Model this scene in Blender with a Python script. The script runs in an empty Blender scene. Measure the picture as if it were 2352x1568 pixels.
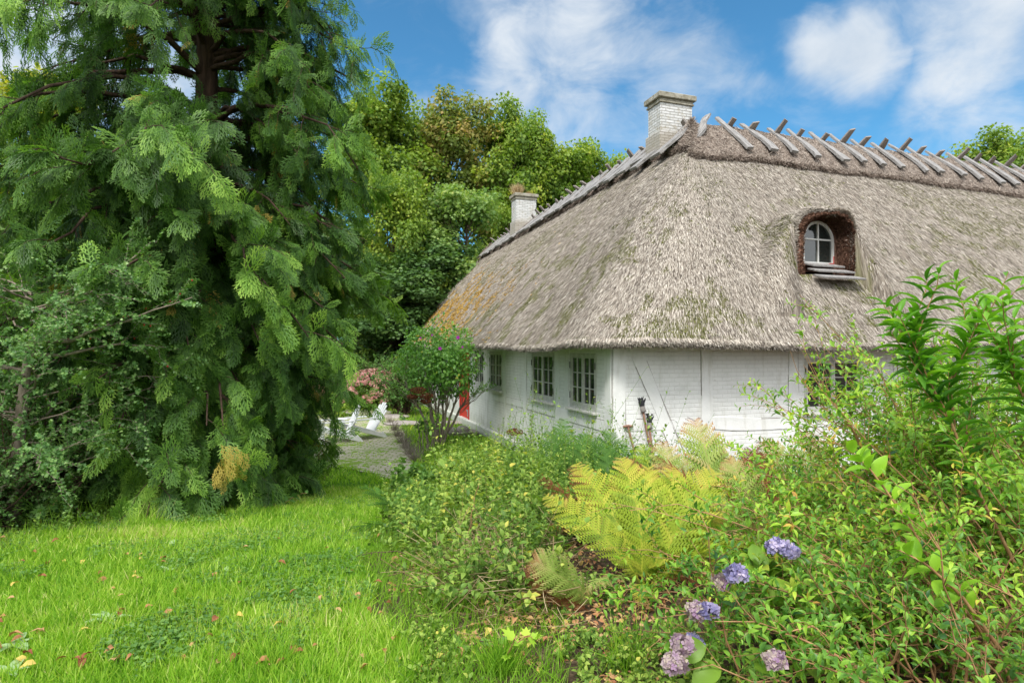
import bpy, math, random
import numpy as np
from mathutils import Vector, Matrix
R_ = math.radians
rng = np.random.default_rng(7)
random.seed(7)
S = bpy.context.scene
COL = S.collection
F = 1370.0                        # focal length in 2352-px units
CAMZ = 2.36
# ------------------------------------------------------------------ camera
cd = bpy.data.cameras.new("camera"); cam = bpy.data.objects.new("camera", cd); COL.objects.link(cam)
cd.sensor_width = 36; cd.lens = 36*F/2352; cd.clip_end = 2000; cd.clip_start = .05
cam.location = (0, 0, CAMZ); cam.rotation_euler = (R_(90+.63), 0, 0)
S.camera = cam
S.cycles.max_bounces = 6; S.cycles.diffuse_bounces = 4; S.cycles.transmission_bounces = 4; S.cycles.glossy_bounces = 2
S.view_settings.view_transform = 'Standard'; S.view_settings.look = 'None'
S.view_settings.exposure = 0.88; S.view_settings.gamma = 1
# ------------------------------------------------------------------ sun and sky
SUN_D = Vector((-.30, -.95, 0)).normalized(); SUN_EL = R_(54)
sd = Vector((SUN_D.x*math.cos(SUN_EL), SUN_D.y*math.cos(SUN_EL), math.sin(SUN_EL)))
sl = bpy.data.lights.new("sun", 'SUN'); sl.energy = 2.1; sl.angle = R_(16); sl.color = (1, .965, .92)
so = bpy.data.objects.new("sun", sl); COL.objects.link(so)
so.rotation_euler = sd.to_track_quat('Z', 'Y').to_euler(); so.location = (0, 0, 40)
world = bpy.data.worlds.new("World"); S.world = world; world.use_nodes = True

class NT:
    def __init__(s, tree): s.t = tree; s.n = tree.nodes; s.l = tree.links
    def new(s, typ, **kw):
        n = s.n.new(typ)
        for k, v in kw.items(): setattr(n, k, v)
        return n
    def put(s, sock, v):
        if isinstance(v, bpy.types.NodeSocket): s.l.new(v, sock)
        elif v is not None:
            if hasattr(sock.default_value, '__len__') and not isinstance(v, (tuple, list, Vector)): v = (v, v, v)
            if hasattr(sock.default_value, '__len__') and len(sock.default_value) == 4 and len(v) == 3: v = (*v, 1)
            sock.default_value = v
    def math(s, op, a, b=None, c=None, clamp=False):
        n = s.new('ShaderNodeMath', operation=op); n.use_clamp = clamp
        s.put(n.inputs[0], a)
        if b is not None: s.put(n.inputs[1], b)
        if c is not None: s.put(n.inputs[2], c)
        return n.outputs[0]
    def vmath(s, op, a, b=None):
        n = s.new('ShaderNodeVectorMath', operation=op); s.put(n.inputs[0], a)
        if b is not None: s.put(n.inputs[1], b)
        return n.outputs['Value'] if op in ('DOT_PRODUCT', 'LENGTH', 'DISTANCE') else n.outputs[0]
    def noise(s, vec, scale, detail=4, rough=.55, dist=0):
        n = s.new('ShaderNodeTexNoise'); s.put(n.inputs['Vector'], vec); n.inputs['Scale'].default_value = scale
        n.inputs['Detail'].default_value = detail; n.inputs['Roughness'].default_value = rough; n.inputs['Distortion'].default_value = dist
        return n.outputs[0]
    def ramp(s, fac, stops, interp='LINEAR'):
        n = s.new('ShaderNodeValToRGB'); s.put(n.inputs[0], fac); cr = n.color_ramp; cr.interpolation = interp
        while len(cr.elements) > 1: cr.elements.remove(cr.elements[-1])
        cr.elements[0].position = stops[0][0]; cr.elements[0].color = (*stops[0][1], 1)
        for p, c in stops[1:]:
            e = cr.elements.new(p); e.color = (*c, 1)
        return n.outputs[0]
    def mix(s, fac, a, b, mode='MIX'):
        n = s.new('ShaderNodeMix', data_type='RGBA', blend_type=mode)
        s.put(n.inputs[0], fac); s.put(n.inputs[6], a); s.put(n.inputs[7], b)
        return n.outputs[2]
    def sstep(s, v, a, b):
        n = s.new('ShaderNodeMapRange', interpolation_type='SMOOTHSTEP'); s.put(n.inputs[0], v)
        n.inputs[1].default_value = a; n.inputs[2].default_value = b
        return n.outputs[0]
    def mapping(s, vec, scale=(1, 1, 1), loc=(0, 0, 0)):
        n = s.new('ShaderNodeMapping'); s.put(n.inputs[0], vec); n.inputs['Scale'].default_value = scale; n.inputs['Location'].default_value = loc
        return n.outputs[0]
    def attr(s, name):
        n = s.new('ShaderNodeAttribute', attribute_name=name); return n.outputs['Fac']

def skydir(px, py):
    return Vector(((px-1176)/F, 1, (799-py)/F)).normalized()
def make_world():
    w = NT(world.node_tree); w.n.clear()
    out = w.new('ShaderNodeOutputWorld'); bg = w.new('ShaderNodeBackground'); w.l.new(bg.outputs[0], out.inputs[0])
    sky = w.new('ShaderNodeTexSky', sky_type='NISHITA'); sky.sun_disc = False
    sky.sun_elevation = SUN_EL; sky.sun_rotation = math.atan2(SUN_D.x, SUN_D.y)
    sky.dust_density = .6; sky.ozone_density = 2.5; sky.air_density = 1.0
    tc = w.new('ShaderNodeTexCoord').outputs['Generated']
    base = w.mix(1.0, sky.outputs[0], (.50, 1.02, 1.15), 'MULTIPLY')
    sep = w.new('ShaderNodeSeparateXYZ'); w.l.new(tc, sep.inputs[0])
    # project the direction on a cloud layer so that the clouds are stretched towards the horizon
    zc = w.math('ADD', w.math('MAXIMUM', sep.outputs[2], 0.0), .28)
    cmb = w.new('ShaderNodeCombineXYZ'); w.put(cmb.inputs[0], w.math('DIVIDE', sep.outputs[0], zc)); w.put(cmb.inputs[1], w.math('DIVIDE', sep.outputs[1], zc))
    sc3 = w.mapping(tc, (1, 1, 1.7))
    wisp = w.noise(sc3, 8.5, 10, .60, .5)
    big = w.noise(sc3, 3.2, 6, .55, .3)
    blobs = [(1240, 110, 190, 1.0), (1420, 60, 170, .9), (1330, 230, 170, .62), (1580, 190, 150, .62), (1100, 40, 60, .3), (1490, 130, 160, .6),
             (1940, 120, 105, .95), (2290, 30, 170, .85), (2180, 120, 110, .62), (2340, 230, 140, .6), (1250, 310, 260, .25), (1500, 300, 170, .4),
             (900, 230, 110, .36), (1850, 300, 130, .15), (60, 60, 230, .9), (400, 300, 300, .6), (1690, 230, 90, .55)]
    acc = None
    wn = w.new('ShaderNodeTexNoise'); w.put(wn.inputs['Vector'], tc); wn.inputs['Scale'].default_value = 5; wn.inputs['Detail'].default_value = 5
    tw = w.vmath('ADD', tc, w.vmath('MULTIPLY', w.vmath('SUBTRACT', wn.outputs[1], (.5, .5, .5)), (.30, .30, .22)))
    for px, py, r, a in blobs:
        d = w.vmath('DISTANCE', tw, tuple(skydir(px, py)))
        v = w.math('MULTIPLY', w.sstep(d, r/F*1.35, 0.0), a)
        acc = v if acc is None else w.math('MAXIMUM', acc, v)
    # clouds added over the unseen part of the sky, for fill light
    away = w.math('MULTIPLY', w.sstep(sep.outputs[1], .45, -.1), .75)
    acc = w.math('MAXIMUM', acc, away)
    f = w.math('ADD', w.math('MULTIPLY', w.math('SUBTRACT', wisp, .5), 1.5), w.math('MULTIPLY', w.math('SUBTRACT', big, .5), .7))
    m = w.math('ADD', acc, w.math('MULTIPLY', f, .85))
    mask = w.math('MULTIPLY', w.sstep(m, .05, 1.05), .95)
    shade = w.noise(sc3, 5.5, 7, .6, .2)
    ccol = w.ramp(shade, [(.25, (3.9, 4.5, 5.2)), (.6, (5.4, 5.75, 6.1)), (.8, (6.4, 6.5, 6.6))])
    # added fill light: unseen sky overhead and behind the camera made bright white
    sky_fill = w.math('MAXIMUM', w.sstep(sep.outputs[1], .35, -.25), w.sstep(sep.outputs[2], .62, .9))
    ccol = w.mix(sky_fill, ccol, (12.6, 12.8, 13.0))
    mask = w.math('MAXIMUM', mask, w.math('MULTIPLY', sky_fill, .9))
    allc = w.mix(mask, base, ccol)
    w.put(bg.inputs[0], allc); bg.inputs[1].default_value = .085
make_world()

# ------------------------------------------------------------------ terrain height and pixel helpers
def sstep(a, b, x):
    t = np.clip((np.asarray(x, float)-a)/(b-a), 0, 1); return t*t*(3-2*t)
def g(x, y):
    x = np.asarray(x, float); y = np.asarray(y, float)
    z = .80*(1-sstep(2.5, 11.5, y)) + .03*np.sin(x*1.3+.5)*np.cos(y*.9)*(1-sstep(9, 12, y))
    return z + .25*sstep(2.5, 8, -x-2.5)*(1-sstep(8, 16, y))*.6
def G(px, py):
    """ground point seen at a pixel"""
    k = (px-1176)/F; m = (py-799)/F
    lo, hi = 1.2, 80.
    for _ in range(50):
        mid = (lo+hi)/2
        if CAMZ-m*mid > float(g(k*mid, mid)): lo = mid
        else: hi = mid
    return np.array([k*lo, lo, float(g(k*lo, lo))])
def W(px, Y):
    x = (px-1176)/F*Y
    return np.array([x, Y, float(g(x, Y))])
def inpoly(x, y, poly):
    x = np.asarray(x); y = np.asarray(y); c = np.zeros(x.shape, bool); n = len(poly); j = n-1
    for i in range(n):
        xi, yi = poly[i][:2]; xj, yj = poly[j][:2]
        c ^= ((yi > y) != (yj > y)) & (x < (xj-xi)*(y-yi)/(yj-yi+1e-12)+xi); j = i
    return c
def hsh(i, j, k=0):
    v = np.sin(i*127.1+j*311.7+k*74.7)*43758.5453
    return v-np.floor(v)
def vnoise(x, y, k=0):
    x = np.asarray(x, float); y = np.asarray(y, float)
    i = np.floor(x); j = np.floor(y); a = x-i; b = y-j; a = a*a*(3-2*a); b = b*b*(3-2*b)
    return (hsh(i, j, k)*(1-a)+hsh(i+1, j, k)*a)*(1-b)+(hsh(i, j+1, k)*(1-a)+hsh(i+1, j+1, k)*a)*b
def fbm(x, y, k=0, o=4):
    s = 0; a = .5; t = 0
    for n in range(o):
        s = s+a*vnoise(x*2**n, y*2**n, k+n*3.3); t += a; a *= .5
    return s/t

# ------------------------------------------------------------------ materials
def mat(name, fn):
    m = bpy.data.materials.new(name); m.use_nodes = True; nt = NT(m.node_tree); nt.n.clear()
    out = nt.new('ShaderNodeOutputMaterial'); fn(nt, out); return m
def principled(nt, out, col, rough=.8, spec=.3, bump=None, bstr=.5, bdist=.02):
    p = nt.new('ShaderNodeBsdfPrincipled'); nt.put(p.inputs['Base Color'], col); nt.put(p.inputs['Roughness'], rough)
    p.inputs['Specular IOR Level'].default_value = spec
    if bump is not None:
        b = nt.new('ShaderNodeBump'); b.inputs['Strength'].default_value = bstr; b.inputs['Distance'].default_value = bdist
        nt.put(b.inputs['Height'], bump); nt.l.new(b.outputs[0], p.inputs['Normal'])
    nt.l.new(p.outputs[0], out.inputs[0]); return p
def leafmat(name, stops, trans=.4, rough=.45, spec=.35, tcol=(1.25, 1.35, .55)):
    def fn(nt, out):
        c = nt.ramp(nt.attr('tint'), stops)
        p = nt.new('ShaderNodeBsdfPrincipled'); nt.put(p.inputs['Base Color'], c); p.inputs['Roughness'].default_value = rough
        p.inputs['Specular IOR Level'].default_value = spec
        t = nt.new('ShaderNodeBsdfTranslucent'); nt.put(t.inputs[0], nt.mix(1.0, c, tcol, 'MULTIPLY'))
        mx = nt.new('ShaderNodeMixShader'); mx.inputs[0].default_value = trans
        nt.l.new(p.outputs[0], mx.inputs[1]); nt.l.new(t.outputs[0], mx.inputs[2]); nt.l.new(mx.outputs[0], out.inputs[0])
    return mat(name, fn)
def simple(name, c1, c2, scale=8, stretch=(1, 1, 1), rough=.8, bstr=.4, bdist=.01, spec=.25, detail=5):
    def fn(nt, out):
        tc = nt.new('ShaderNodeTexCoord').outputs['Object']; v = nt.mapping(tc, stretch)
        n = nt.noise(v, scale, detail, .65); principled(nt, out, nt.ramp(n, [(.3, c1), (.7, c2)]), rough, spec, n, bstr, bdist)
    return mat(name, fn)

M = {}
M['bark'] = simple('bark', (.05, .035, .025), (.17, .13, .10), 6, (3, 3, .5), .9, 1, .03)
M['bark_red'] = simple('cypress_bark', (.035, .022, .016), (.12, .075, .05), 8, (3, 3, .4), .9, 1, .03)
M['bark_grey'] = simple('grey_bark', (.14, .11, .085), (.34, .28, .22), 10, (2, 2, .6), .85, .8, .01)
M['twig'] = simple('twig_bark', (.24, .11, .05), (.50, .30, .15), 12, (1, 1, 1), .7)
M['twig_dark'] = simple('dark_twig_bark', (.05, .03, .02), (.14, .09, .06), 12)
M['straw'] = leafmat('dry_straw', [(0, (.22, .14, .07)), (.5, (.42, .30, .16)), (1, (.62, .50, .30))], .15, .7, .2, (1, 1, .8))
M['stemgreen'] = simple('green_stem', (.12, .18, .04), (.26, .30, .08), 12)
M['wood_grey'] = simple('weathered_wood', (.11, .105, .10), (.40, .385, .37), 5, (9, .7, 9), .85, .9, .01)
M['wood_dark'] = simple('weathered_wood_shade', (.13, .11, .10), (.36, .32, .29), 5, (9, .7, 9), .85, .9, .01)
M['wood_brown'] = simple('brown_reveal_wood', (.10, .05, .035), (.30, .17, .12), 5, (6, 1, 6), .8, .8, .01)
M['handle'] = simple('handle_wood', (.16, .08, .055), (.36, .20, .14), 7, (4, 4, .6), .6, .5, .004)
M['white_paint'] = simple('old_white_paint', (.60, .60, .56), (.80, .80, .77), 5, (1, 1, 1), .55, .4, .003)
M['frame_paint'] = simple('grey_white_frame_paint', (.42, .42, .38), (.66, .66, .61), 9, (1, 1, 1), .6, .5, .003)
M['chair_paint'] = simple('white_chair_paint', (.76, .77, .77), (.86, .87, .87), 4, (1, 1, 1), .45, .1, .002)
M['red_paint'] = simple('red_door_paint', (.50, .035, .03), (.66, .07, .05), 4, (6, 6, .4), .5, .4, .004)
M['iron'] = simple('dark_iron', (.03, .028, .026), (.09, .08, .075), 20, rough=.6)
M['zinc'] = simple('zinc_sheet', (.22, .25, .28), (.36, .40, .43), 5, rough=.45, spec=.6)
M['stone'] = simple('field_stone', (.24, .21, .19), (.46, .42, .38), 6, rough=.85, bdist=.02, bstr=.7)
M['glove_black'] = simple('black_rubber_glove', (.012, .012, .014), (.04, .04, .045), 40, rough=.7)
M['glove_cuff'] = simple('grey_knit_cuff', (.14, .13, .12), (.28, .26, .24), 60, rough=.95)
def f_glass(nt, out):
    p = principled(nt, out, (.022, .028, .025), .03, 1.0)
    n = nt.noise(nt.new('ShaderNodeTexCoord').outputs['Object'], 2.2, 2); b = nt.new('ShaderNodeBump'); b.inputs['Strength'].default_value = .12; b.inputs['Distance'].default_value = .02
    nt.put(b.inputs['Height'], n); nt.l.new(b.outputs[0], p.inputs['Normal'])
M['glass'] = mat('old_window_glass', f_glass)
def f_globe(nt, out):
    gl = nt.new('ShaderNodeBsdfGlass'); gl.inputs['IOR'].default_value = 1.12; gl.inputs['Roughness'].default_value = .05; gl.inputs[0].default_value = (.9, .93, .93, 1)
    nt.l.new(gl.outputs[0], out.inputs[0])
M['globe'] = mat('clear_globe_glass', f_globe)

def wallcoord(nt):
    """metres along the wall, height, for both wall directions (object space, house frame)"""
    tc = nt.new('ShaderNodeTexCoord').outputs['Object']
    sep = nt.new('ShaderNodeSeparateXYZ'); nt.l.new(tc, sep.inputs[0])
    a = nt.math('ADD', sep.outputs[0], sep.outputs[1])
    c = nt.new('ShaderNodeCombineXYZ'); nt.put(c.inputs[0], a); nt.put(c.inputs[1], sep.outputs[2]); 
    return tc, c.outputs[0], sep
def f_wall(nt, out, brickstr=.5):
    tc, uv, sep = wallcoord(nt)
    wob = nt.noise(tc, 3, 3)
    br = nt.new('ShaderNodeTexBrick'); nt.put(br.inputs['Vector'], nt.vmath('ADD', uv, nt.vmath('MULTIPLY', nt.new('ShaderNodeTexNoise').outputs[1], (0, .0, 0))))
    br.inputs['Scale'].default_value = 1; br.inputs['Brick Width'].default_value = .24; br.inputs['Row Height'].default_value = .072; br.inputs['Mortar Size'].default_value = .012; br.inputs['Mortar Smooth'].default_value = .8
    br.inputs['Color1'].default_value = (1, 1, 1, 1); br.inputs['Color2'].default_value = (.75, .75, .75, 1); br.inputs['Mortar'].default_value = (0, 0, 0, 1)
    fine = nt.noise(tc, 30, 5, .7); mid = nt.noise(tc, 4, 6, .65); streak = nt.noise(nt.mapping(tc, (3, 3, .5)), 2.2, 5, .6)
    h = nt.math('ADD', nt.math('MULTIPLY', br.outputs['Color'], brickstr), nt.math('ADD', nt.math('MULTIPLY', fine, .5), nt.math('MULTIPLY', mid, .8)))
    c = nt.ramp(mid, [(.25, (.68, .69, .66)), (.5, (.78, .785, .76)), (.8, (.83, .83, .81))])
    c = nt.mix(nt.math('MULTIPLY', nt.sstep(streak, .52, .72), .45), c, (.50, .49, .41))
    c = nt.mix(nt.math('MULTIPLY', br.outputs['Fac'], .22*min(1, brickstr*2)), c, (.42, .42, .38))
    chips = nt.noise(tc, 14, 6, .75)
    c = nt.mix(nt.math('MULTIPLY', nt.sstep(chips, .68, .72), .75), c, (.20, .16, .12))
    foot = nt.math('MULTIPLY', nt.sstep(nt.math('ADD', sep.outputs[2], nt.math('MULTIPLY', mid, .6)), .95, .25), .65)
    c = nt.mix(foot, c, (.34, .36, .27))
    principled(nt, out, c, .85, .2, h, .5, .012)
M['wall'] = mat('whitewashed_brick', f_wall)
M['timber'] = mat('whitewashed_timber', lambda nt, out: f_wall(nt, out, 0.0))
def f_chim(nt, out):
    tc, uv, sep = wallcoord(nt)
    br = nt.new('ShaderNodeTexBrick'); nt.put(br.inputs['Vector'], uv)
    br.inputs['Scale'].default_value = 1; br.inputs['Brick Width'].default_value = .23; br.inputs['Row Height'].default_value = .068; br.inputs['Mortar Size'].default_value = .009; br.inputs['Mortar Smooth'].default_value = .5
    br.inputs['Color1'].default_value = (.66, .66, .65, 1); br.inputs['Color2'].default_value = (.52, .52, .50, 1); br.inputs['Mortar'].default_value = (.30, .29, .26, 1)
    mid = nt.noise(tc, 5, 6, .7); fine = nt.noise(tc, 25, 4, .7)
    c = nt.mix(nt.math('MULTIPLY', nt.sstep(mid, .5, .66), .6), br.outputs['Color'], (.36, .31, .22))
    low = nt.sstep(nt.math('ADD', sep.outputs[2], nt.math('MULTIPLY', nt.math('SUBTRACT', mid, .5), .5)), 7.75, 7.45)
    c = nt.mix(nt.math('MULTIPLY', low, .6), c, (.30, .25, .18))
    h = nt.math('ADD', nt.math('MULTIPLY', nt.math('SUBTRACT', 1.0, br.outputs['Fac']), .8), nt.math('MULTIPLY', fine, .6))
    principled(nt, out, c, .9, .15, h, .8, .015)
M['chimney'] = mat('whitewashed_chimney_brick', f_chim)
def f_cap(nt, out):
    tc = nt.new('ShaderNodeTexCoord').outputs['Object']; n = nt.noise(tc, 7, 6, .7)
    principled(nt, out, nt.ramp(n, [(.3, (.14, .12, .08)), (.5, (.30, .28, .22)), (.75, (.50, .48, .43))]), .9, .15, n, .8, .02)
M['chimcap'] = mat('stained_chimney_crown', f_cap)
# thatch: reed colour with moss and lichen where the attributes of the mesh say so
def f_thatch(nt, out):
    tc = nt.new('ShaderNodeTexCoord').outputs['UV']
    st = nt.noise(nt.mapping(tc, (34, 2.6, 1)), 1, 6, .7, .4); big = nt.noise(tc, 1.3, 5, .6); fine = nt.noise(nt.mapping(tc, (80, 14, 1)), 1, 3, .7)
    f = nt.math('ADD', nt.math('MULTIPLY', st, .6), nt.math('MULTIPLY', fine, .4))
    c = nt.ramp(f, [(.30, (.04, .033, .027)), (.46, (.18, .15, .122)), (.60, (.40, .35, .29)), (.76, (.58, .525, .445))])
    c = nt.mix(nt.math('MULTIPLY', nt.sstep(big, .45, .7), .35), c, (.24, .20, .15))
    kind = nt.attr('moss'); c = nt.mix(nt.math('MULTIPLY', kind, .75), c, (.13, .135, .04))
    c = nt.mix(nt.math('MULTIPLY', nt.attr('lichen'), .8), c, (.30, .20, .05))
    principled(nt, out, c, .95, .1, f, 1.0, .05)
M['thatch'] = mat('reed_thatch', f_thatch)
reedc = [(0, (.05, .043, .038)), (.22, (.18, .15, .122)), (.45, (.39, .34, .285)), (.75, (.60, .545, .465)), (1, (.77, .71, .62))]
M['reed'] = leafmat('loose_reeds', reedc, .06, .85, .15, (1, 1, 1))
M['moss'] = leafmat('olive_moss', [(0, (.06, .065, .02)), (.5, (.14, .15, .045)), (1, (.26, .26, .09))], .1, .95, .05)
M['lichen'] = leafmat('orange_lichen', [(0, (.24, .14, .025)), (.5, (.46, .27, .04)), (1, (.60, .40, .10))], .1, .95, .05)
M['capstraw'] = leafmat('brown_ridge_straw', [(0, (.06, .04, .03)), (.5, (.28, .225, .185)), (1, (.52, .455, .39))], .06, .9, .1, (1, 1, 1))
M['cheek'] = leafmat('cut_reed_ends', [(0, (.05, .03, .022)), (.5, (.17, .09, .06)), (1, (.34, .20, .14))], .03, .9, .1, (1, 1, 1))
M['ridge_thatch'] = simple('ridge_seagrass', (.07, .055, .045), (.32, .265, .22), 14, (1, 1, 1), .95, 1, .04)
# foliage
M['grass'] = leafmat('lawn_blades', [(0, (.09, .23, .015)), (.4, (.25, .47, .035)), (.75, (.44, .61, .075)), (.93, (.68, .72, .26)), (1, (.62, .52, .26))], .42, .55, .25)
M['cypress'] = leafmat('cypress_sprays', [(0, (.035, .085, .02)), (.4, (.09, .20, .035)), (.75, (.20, .37, .05)), (1, (.36, .54, .09))], .38, .5, .3)
M['cypress_dead'] = leafmat('dying_cypress_spray', [(0, (.22, .16, .03)), (.6, (.46, .36, .08)), (1, (.58, .48, .16))], .25, .6, .2)
M['broad_green'] = leafmat('broad_tree_leaves', [(0, (.08, .15, .028)), (.4, (.18, .29, .045)), (.75, (.33, .42, .06)), (1, (.52, .50, .08))], .4, .5, .25)
M['broad_rust'] = leafmat('rusty_tree_leaves', [(0, (.09, .14, .03)), (.4, (.21, .27, .055)), (.7, (.35, .31, .09)), (1, (.50, .32, .13))], .4, .5, .25)
M['broad_pale'] = leafmat('pale_tree_leaves', [(0, (.08, .17, .045)), (.4, (.20, .32, .08)), (.75, (.35, .46, .14)), (1, (.54, .56, .18))], .4, .5, .3)
M['broad_dark'] = leafmat('dark_tree_leaves', [(0, (.035, .085, .025)), (.5, (.085, .17, .045)), (1, (.17, .28, .07))], .25, .45, .3)
M['broad_yellow'] = leafmat('yellow_tree_leaves', [(0, (.10, .18, .02)), (.4, (.26, .32, .03)), (.75, (.52, .46, .03)), (1, (.70, .58, .05))], .45, .5, .2)
M['hawthorn'] = leafmat('hawthorn_leaves', [(0, (.045, .12, .03)), (.5, (.13, .27, .07)), (1, (.34, .50, .16))], .3, .45, .4)
M['hibiscus'] = leafmat('hibiscus_leaves', [(0, (.07, .20, .035)), (.5, (.17, .37, .06)), (.9, (.32, .55, .09)), (1, (.5, .5, .06))], .3, .4, .4)
M['bush'] = leafmat('bush_leaves', [(0, (.04, .11, .03)), (.5, (.10, .22, .05)), (1, (.22, .38, .08))], .35, .5, .3)
M['weed'] = leafmat('weed_leaves', [(0, (.05, .12, .022)), (.4, (.16, .29, .045)), (.72, (.32, .45, .08)), (.9, (.42, .54, .11)), (1, (.60, .54, .10))], .38, .5, .3)
M['shrub'] = leafmat('shrub_leaves', [(0, (.035, .11, .03)), (.4, (.14, .32, .04)), (.75, (.32, .53, .05)), (.93, (.48, .64, .07)), (1, (.60, .34, .08))], .34, .42, .35)
M['bigleaf'] = leafmat('large_lance_leaves', [(0, (.05, .17, .02)), (.5, (.15, .37, .03)), (1, (.34, .58, .05))], .42, .4, .35)
M['hydr_leaf'] = leafmat('hydrangea_leaves', [(0, (.06, .15, .02)), (.6, (.22, .38, .04)), (1, (.45, .52, .06))], .4, .45, .35)
M['fern_yellow'] = leafmat('yellowing_fern', [(0, (.10, .19, .018)), (.35, (.32, .42, .035)), (.62, (.52, .50, .07)), (.8, (.50, .32, .10)), (.92, (.20, .07, .035)), (1, (.10, .035, .025))], .32, .6, .2, (1.2, 1.15, .5))
M['fern_pale'] = leafmat('fading_fern', [(0, (.17, .28, .045)), (.4, (.34, .44, .10)), (.62, (.54, .45, .20)), (.8, (.48, .26, .12)), (.92, (.18, .065, .035)), (1, (.09, .03, .025))], .30, .6, .2, (1.15, 1.1, .6))
M['fern_green'] = leafmat('green_fern', [(0, (.035, .10, .018)), (.5, (.09, .21, .03)), (.8, (.18, .30, .05)), (1, (.22, .12, .05))], .35, .6, .2)
M['fern_brown'] = leafmat('withered_fern', [(0, (.30, .16, .06)), (.5, (.24, .09, .04)), (1, (.09, .035, .025))], .25, .7, .1, (1.1, .9, .7))
M['pink'] = leafmat('pink_florets', [(0, (.55, .22, .20)), (.5, (.72, .44, .40)), (1, (.78, .62, .50))], .35, .6, .15, (1.1, .9, .9))
M['blue'] = leafmat('blue_violet_florets', [(0, (.26, .25, .48)), (.5, (.41, .37, .57)), (.8, (.54, .48, .62)), (1, (.66, .56, .66))], .35, .6, .15, (1, .9, 1))
M['cream'] = leafmat('fading_mauve_florets', [(0, (.36, .22, .36)), (.4, (.45, .34, .40)), (.7, (.52, .44, .36)), (1, (.60, .55, .42))], .35, .6, .15, (1, .9, .9))
M['magenta'] = leafmat('magenta_petals', [(0, (.42, .02, .42)), (1, (.68, .10, .60))], .35, .5, .2, (1.1, .8, 1.1))
M['seed'] = simple('brown_seed_heads', (.10, .05, .03), (.26, .15, .09), 40)
M['berry'] = simple('red_berries', (.30, .02, .02), (.42, .05, .03), 10, rough=.4)
M['deadleaf'] = leafmat('fallen_leaves', [(0, (.26, .09, .045)), (.4, (.46, .22, .10)), (.7, (.60, .38, .20)), (1, (.62, .48, .10))], .2, .6, .2, (1.1, .9, .6))
M['lavender'] = leafmat('faded_lavender', [(0, (.16, .15, .09)), (.6, (.30, .26, .22)), (1, (.38, .32, .33))], .2, .7, .1, (1, 1, .8))
def f_ground(nt, out):
    tc = nt.new('ShaderNodeTexCoord').outputs['Object']
    n = nt.noise(tc, 9, 6, .7); n2 = nt.noise(tc, 1.5, 4, .6); n3 = nt.noise(tc, 60, 3, .7)
    soil = nt.ramp(nt.math('ADD', nt.math('MULTIPLY', n, .6), nt.math('MULTIPLY', n3, .4)), [(.3, (.035, .026, .018)), (.5, (.10, .07, .045)), (.62, (.22, .15, .10)), (.75, (.38, .26, .18))])
    gr = nt.ramp(n, [(.3, (.045, .13, .012)), (.6, (.12, .28, .02)), (.8, (.22, .36, .04))])
    c = nt.mix(nt.attr('lawn'), soil, gr)
    principled(nt, out, c, .95, .1, nt.math('ADD', n, n3), .9, .04)
M['ground'] = mat('soil_and_turf', f_ground)
def f_patio(nt, out):
    tc = nt.new('ShaderNodeTexCoord').outputs['Object']
    wob = nt.new('ShaderNodeTexNoise'); nt.put(wob.inputs['Vector'], tc); wob.inputs['Scale'].default_value = 1.6
    v = nt.vmath('ADD', tc, nt.vmath('MULTIPLY', wob.outputs[1], (.12, .12, 0)))
    br = nt.new('ShaderNodeTexBrick'); nt.put(br.inputs['Vector'], v)
    br.inputs['Scale'].default_value = 1; br.inputs['Brick Width'].default_value = .24; br.inputs['Row Height'].default_value = .13; br.inputs['Mortar Size'].default_value = .018; br.inputs['Mortar Smooth'].default_value = .3
    br.inputs['Color1'].default_value = (.50, .45, .37, 1); br.inputs['Color2'].default_value = (.40, .36, .29, 1); br.inputs['Mortar'].default_value = (.20, .24, .08, 1)
    n = nt.noise(tc, 6, 6, .75); n2 = nt.noise(tc, 1.1, 5, .65)
    m = nt.math('ADD', nt.math('MULTIPLY', n, .6), nt.math('MULTIPLY', n2, .5))
    c = nt.mix(nt.sstep(m, .53, .62), br.outputs['Color'], (.17, .28, .03))
    h = nt.math('ADD', nt.math('SUBTRACT', 1.0, br.outputs['Fac']), nt.math('MULTIPLY', n, .5))
    principled(nt, out, c, .9, .15, h, .9, .02)
M['patio'] = mat('mossy_brick_paving', f_patio)

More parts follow.
